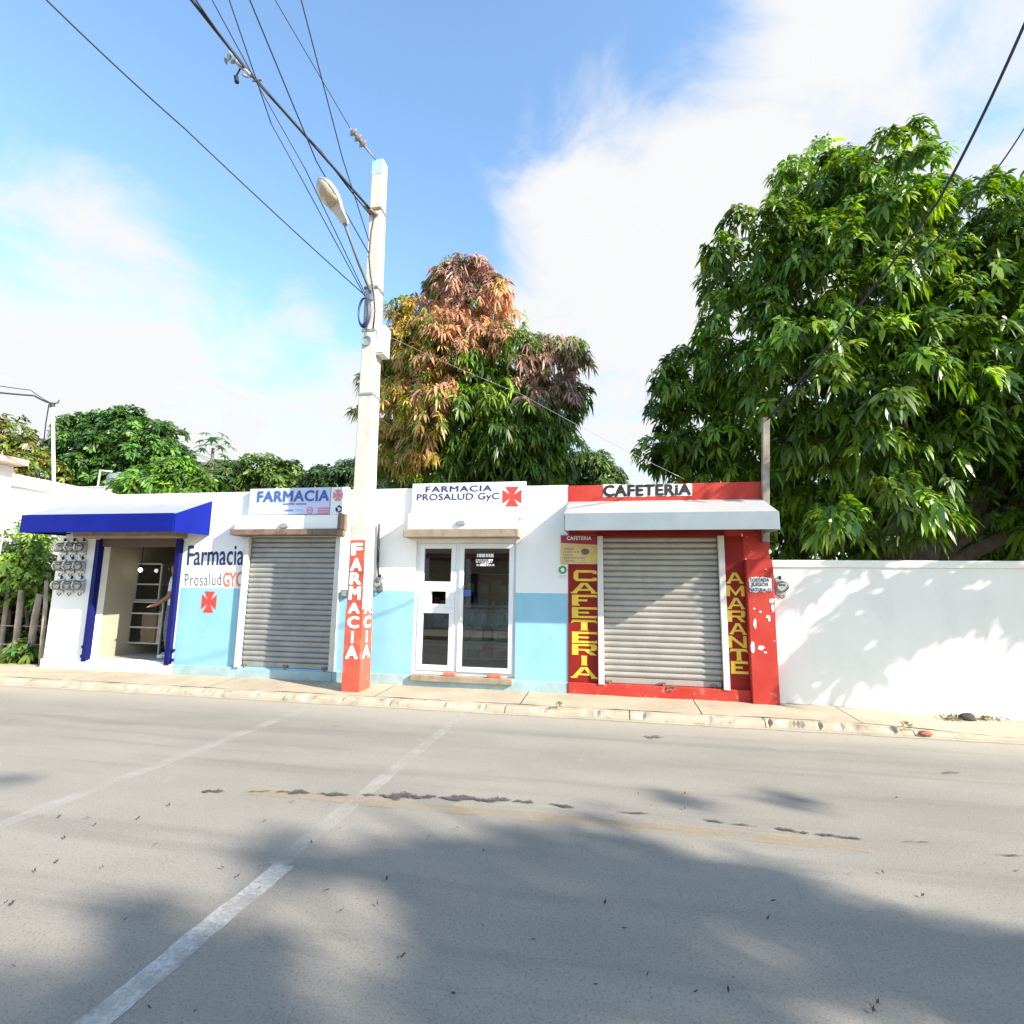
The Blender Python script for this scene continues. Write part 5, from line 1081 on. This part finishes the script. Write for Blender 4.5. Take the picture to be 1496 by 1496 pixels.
c = onY(205, 833, SCY-.15); lt = thing('light_bulb', 'small bright bulb glowing in the open shop', 'light', tuple(c)); m = MB(); m.lathe([(.012, -.035), (.033, -.01), (.036, .012), (.02, .04)], tuple(c), 'z', 14); mk('bulb', m, emit('bulb_glow', (1, .95, .82), 4.0), lt, smooth=True); m = MB(); m.tube([c+Vector((0, 0, .04)), c+Vector((0, .02, .6)), Vector((c.x, c.y, 2.92))], .008, 6); mk('cord', m, M_CABLE, lt)
for k in range(7):
    x = lo.x+.10+k*(hi_.x-lo.x-.15)/7; g2 = random.Random(k); h = g2.uniform(.06, .13); m = MB(); z = zs[1]+.005; y = SCY+.12; m.box(x, x+.07, y, y+.07, z, z+h)
    tag(mk('pastry_bag', m, paint('pale_wrap', (.55, .62, .55), .3, .2, 20, bump=0), bevel=.015), 'small pale wrapped goods on the middle shelf of the legged showcase', 'wrapped goods', 'wrapped goods in the showcase')
# pharmacy interior: glass counter, back shelves with boxes
t, zs = showcase('glass_counter', 'low glass display counter inside the pharmacy door', -2.75, -1.15, 9.55, 10.0, .286, 1.32, (0, .33, .66, 1), .12)
cols = [(.60, .60, .58), (.55, .18, .14), (.20, .34, .52), (.55, .50, .22), (.25, .45, .32), (.62, .56, .48)]
bm_ = [paint('carton_%s' % n_, c, .5, .1, 12, bump=0) for n_, c in zip(('white', 'red', 'blue', 'yellow', 'green', 'cream'), cols)]
g = random.Random(77)
def carton(x, y, z, w_, d_, h, mt, lab, grp): m = MB(); m.box(x, x+w_, y, y+d_, z, z+h); tag(mk('carton', m, mt), lab, 'carton', grp)
for z in zs[:3]:
    x = -2.70
    while x < -1.28: w_ = g.uniform(.06, .12); carton(x, 9.62+g.uniform(0, .1), z+.0045, w_, .08, g.uniform(.09, .2), g.choice(bm_), 'small medicine carton inside the glass counter', 'cartons in the glass counter'); x += w_+g.uniform(.02, .08)
bs = thing('wall_shelves', 'dark wall shelving stocked with cartons at the back of the pharmacy', 'shelves', (-2.6, 10.8, .286)); m = MB(); m.box(-4.0, -.9, 10.96, 10.99, .29, 2.5); mk('back_panel', m, M_CEIL, bs)
for k in range(6): m = MB(); z = .5+k*.36; m.box(-4.0, -.9, 10.68, 10.955, z-.012, z); mk('shelf', m, M_ROOM, bs)
for x in (-4.02, -.9): m = MB(); m.box(x, x+.02, 10.68, 10.99, .287, 2.5); mk('side_panel', m, M_ROOM, bs)
for k in range(1, 4):
    x = -3.6
    while x < -1.2: w_ = g.uniform(.08, .2); carton(x, 10.72, .5+k*.36+.001, w_, .1, g.uniform(.12, .28), g.choice(bm_), 'medicine carton on the dark wall shelves', 'cartons on the wall shelves'); x += w_+g.uniform(.01, .06)
# two bricks on the door sill
for i, (x, y, ln) in enumerate(((657, 985, .20), (722, 986.5, .22))):
    p = onY(x, y, W-.05); m = MB(); m.box(p.x-ln/2, p.x+ln/2, W-.095, W-.01, .2925, .345); 
    tag(mk('brick', m, M_BRICK, bevel=.012), ('shorter' if i == 0 else 'longer')+' red brick lying on the sill of the glass door', 'brick')
# stone and debris on the right
def rock(name, label, c, r, mat, seed, fz=.7, cat='stone'):
    g = np.random.default_rng(seed); bm = bmesh.new(); bmesh.ops.create_icosphere(bm, subdivisions=3, radius=1); 
    k = g.normal(size=(5, 3))
    for v in bm.verts:
        n = v.co.normalized(); s = 1+.12*sum(math.sin(2.2*n.dot(Vector(q))+i) for i, q in enumerate(k))/2; v.co = Vector((n.x*s*r, n.y*s*r*.8, max(-.25, n.z)*s*r*fz))
    me = bpy.data.meshes.new(name); bm.to_mesh(me); bm.free(); me.materials.append(mat); o = bpy.data.objects.new(name, me); COL.objects.link(o); o.location = (c[0], c[1], c[2]+.2*r*fz); WLOC[o.name] = Vector(o.location); return tag(o, label, cat)
p = onZ(1405, 1047, .06); rock('stone', 'dark brown lump of stone at the foot of the white wall', (p.x, min(p.y, W-.11), side_z(p.x)+.0), .10, M_DEBRIS, 4)
p = onZ(1352, 1070, .05); rock('brick_fragment', 'broken reddish brick fragment at the ragged kerb end', (p.x, p.y, .03), .07, M_BRICK, 9, .45, 'rubble')
for i, (x, y) in enumerate(((816, 1038), (1324, 1066), (1400, 1050), (1440, 1050), (1385, 1051), (1460, 1049))):
    p = onZ(x, y, .06); V, F, C = crown_mesh('w', [(p.x, p.y, side_z(p.x)+.01,   .04 if i < 2 else .15, .03, .012)], 10 if i < 2 else 26, (.04, .010), 5, pal_mix([(.12, .13, .03), (.20, .16, .06), (.24, .19, .08)], [1, 1, 1]), .2, 60+i, (10, 60), .5)
    o = thing('weed_tuft', 'x', 'x', (p.x, p.y, side_z(p.x)-.02)); raw_mesh('blades', V, F, C, M_LEAF, o)['kind'] = 'stuff'; tag(o, 'tiny weed tuft growing in the kerb edge' if i < 2 else 'dry grass tuft at the foot of the white wall', 'weed', 'kerb weeds' if i < 2 else 'wall foot weeds')

# ================================================================== PERSON in the doorway
def person(loc, rz):
    J = {'pel': (0, 0, .93), 'waist': (0, .01, 1.08), 'chest': (0, .0, 1.30), 'neck': (0, 0, 1.47), 'nk2': (0, -.01, 1.54), 'head': (0, -.02, 1.62), 'crown': (0, -.01, 1.72),
         'lsh': (.17, 0, 1.40), 'lel': (.24, -.02, 1.13), 'lwr': (.20, -.22, .98), 'lha': (.19, -.29, .96), 'rsh': (-.17, 0, 1.40), 'rel': (-.27, .02, 1.15), 'rwr': (-.30, -.20, 1.05), 'rha': (-.30, -.27, 1.04),
         'lhip': (.09, 0, .88), 'lkn': (.11, -.03, .49), 'lan': (.10, .02, .09), 'lto': (.12, -.15, .035), 'rhip': (-.09, 0, .88), 'rkn': (-.14, -.05, .49), 'ran': (-.16, 0, .09), 'rto': (-.20, -.17, .035)}
    Rr = {'pel': .145, 'waist': .13, 'chest': .15, 'neck': .065, 'nk2': .058, 'head': .10, 'crown': .075, 'lsh': .07, 'lel': .047, 'lwr': .032, 'lha': .036, 'rsh': .07, 'rel': .047, 'rwr': .032, 'rha': .036,
          'lhip': .095, 'lkn': .068, 'lan': .048, 'lto': .038, 'rhip': .095, 'rkn': .068, 'ran': .048, 'rto': .038}
    E_ = [('pel','waist'),('waist','chest'),('chest','neck'),('neck','nk2'),('nk2','head'),('head','crown'),('chest','lsh'),('lsh','lel'),('lel','lwr'),('lwr','lha'),('chest','rsh'),('rsh','rel'),('rel','rwr'),('rwr','rha'),('pel','lhip'),('lhip','lkn'),('lkn','lan'),('lan','lto'),('pel','rhip'),('rhip','rkn'),('rkn','ran'),('ran','rto')]
    for s, h in (('l', 'lha'), ('r', 'rha')):
        b = Vector(J[h])
        for i in range(4):
            o = Vector(((i-1.5)*.017, -.02, -.008)); a1, a2 = s+'f%da' % i, s+'f%db' % i; J[a1] = tuple(b+o+Vector((0, -.035, -.012))); J[a2] = tuple(b+o+Vector((0, -.06, -.035+.004*abs(i-1.5)))); Rr[a1] = .0095; Rr[a2] = .008; E_ += [(h, a1), (a1, a2)]
        th = s+'th'; J[th] = tuple(b+Vector((.035 if s == 'r' else -.035, -.02, .0))); Rr[th] = .0105; E_.append((h, th))
    ks = list(J); me = bpy.data.meshes.new('body'); me.from_pydata([J[k] for k in ks], [(ks.index(a), ks.index(b)) for a, b in E_], []); ob = bpy.data.objects.new('body', me); COL.objects.link(ob)
    sk = ob.modifiers.new('skin', 'SKIN'); sk.use_smooth_shade = True; su = ob.modifiers.new('sub', 'SUBSURF'); su.levels = su.render_levels = 2
    for i, k in enumerate(ks): me.skin_vertices[0].data[i].radius = (Rr[k], Rr[k]*(.75 if k in ('chest', 'waist', 'pel') else 1)); me.skin_vertices[0].data[i].use_root = (k == 'pel')
    dg = bpy.context.evaluated_depsgraph_get(); dg.update(); m2 = bpy.data.meshes.new_from_object(ob.evaluated_get(dg)); bpy.data.objects.remove(ob)
    for mt in (M_SKIN, M_SHIRT, M_JEANS, M_WHITE): m2.materials.append(mt)
    for p in m2.polygons:
        c = p.center; arm = abs(c.x) > .2 or c.y < -.14
        if c.z < .085: p.material_index = 3
        elif c.z < .98 and not (c.z > .85 and arm): p.material_index = 2
        elif c.z > 1.485: p.material_index = 0
        elif arm and c.z < 1.22: p.material_index = 0
        else: p.material_index = 1
        p.use_smooth = True
    t = thing('person', 'person in white shirt and grey jeans standing half hidden behind the blue door jamb', 'person', loc); t.rotation_euler.z = rz
    b = bpy.data.objects.new('body', m2); COL.objects.link(b); b.parent = t
    bm = bmesh.new(); bmesh.ops.create_uvsphere(bm, u_segments=20, v_segments=12, radius=.112)
    for v in list(bm.verts):
        if v.co.y < -.03 and v.co.z < .05: v.co.y = -.03+ (v.co.y+.03)*.1
        v.co.z *= 1.05
    hm = bpy.data.meshes.new('hair'); bm.to_mesh(hm); bm.free(); hm.materials.append(M_HAIR); h = bpy.data.objects.new('hair', hm); COL.objects.link(h); h.parent = t; h.location = (0, .012, 1.685)
    for p in hm.polygons: p.use_smooth = True
    fm = MB(); fm.tube([(0, -.118, 1.66), (0, -.135, 1.635), (0, -.12, 1.62)], [.010, .016, .012], 8); o = mk('nose', fm, M_SKIN, t, smooth=True); o.data.transform(Matrix.Translation(WLOC[t.name]))
    for s in (-1, 1):
        em = MB(); em.lathe([(.004, -.01), (.012, 0), (.004, .01)], (s*.035, -.112, 1.665), 'z', 10); o = mk('eye', em, M_DARK, t); o.data.transform(Matrix.Translation(WLOC[t.name]))
        em = MB(); em.tube([(s*.103, 0, 1.67), (s*.112, .005, 1.65), (s*.103, 0, 1.625)], [.012, .018, .01], 8); o = mk('ear', em, M_SKIN, t, smooth=True); o.data.transform(Matrix.Translation(WLOC[t.name]))
    em = MB(); em.tube([(-.025, -.110, 1.592), (0, -.118, 1.590), (.025, -.110, 1.592)], .006, 6); o = mk('mouth', em, paint('lips', (.25, .09, .07), .5, .1, 10, bump=0), t, smooth=True); o.data.transform(Matrix.Translation(WLOC[t.name]))
    return t
p = onY(249, 960, 8.78); person((p.x-.09, 8.82, .287), rad(-60))

S.render.engine = 'CYCLES'
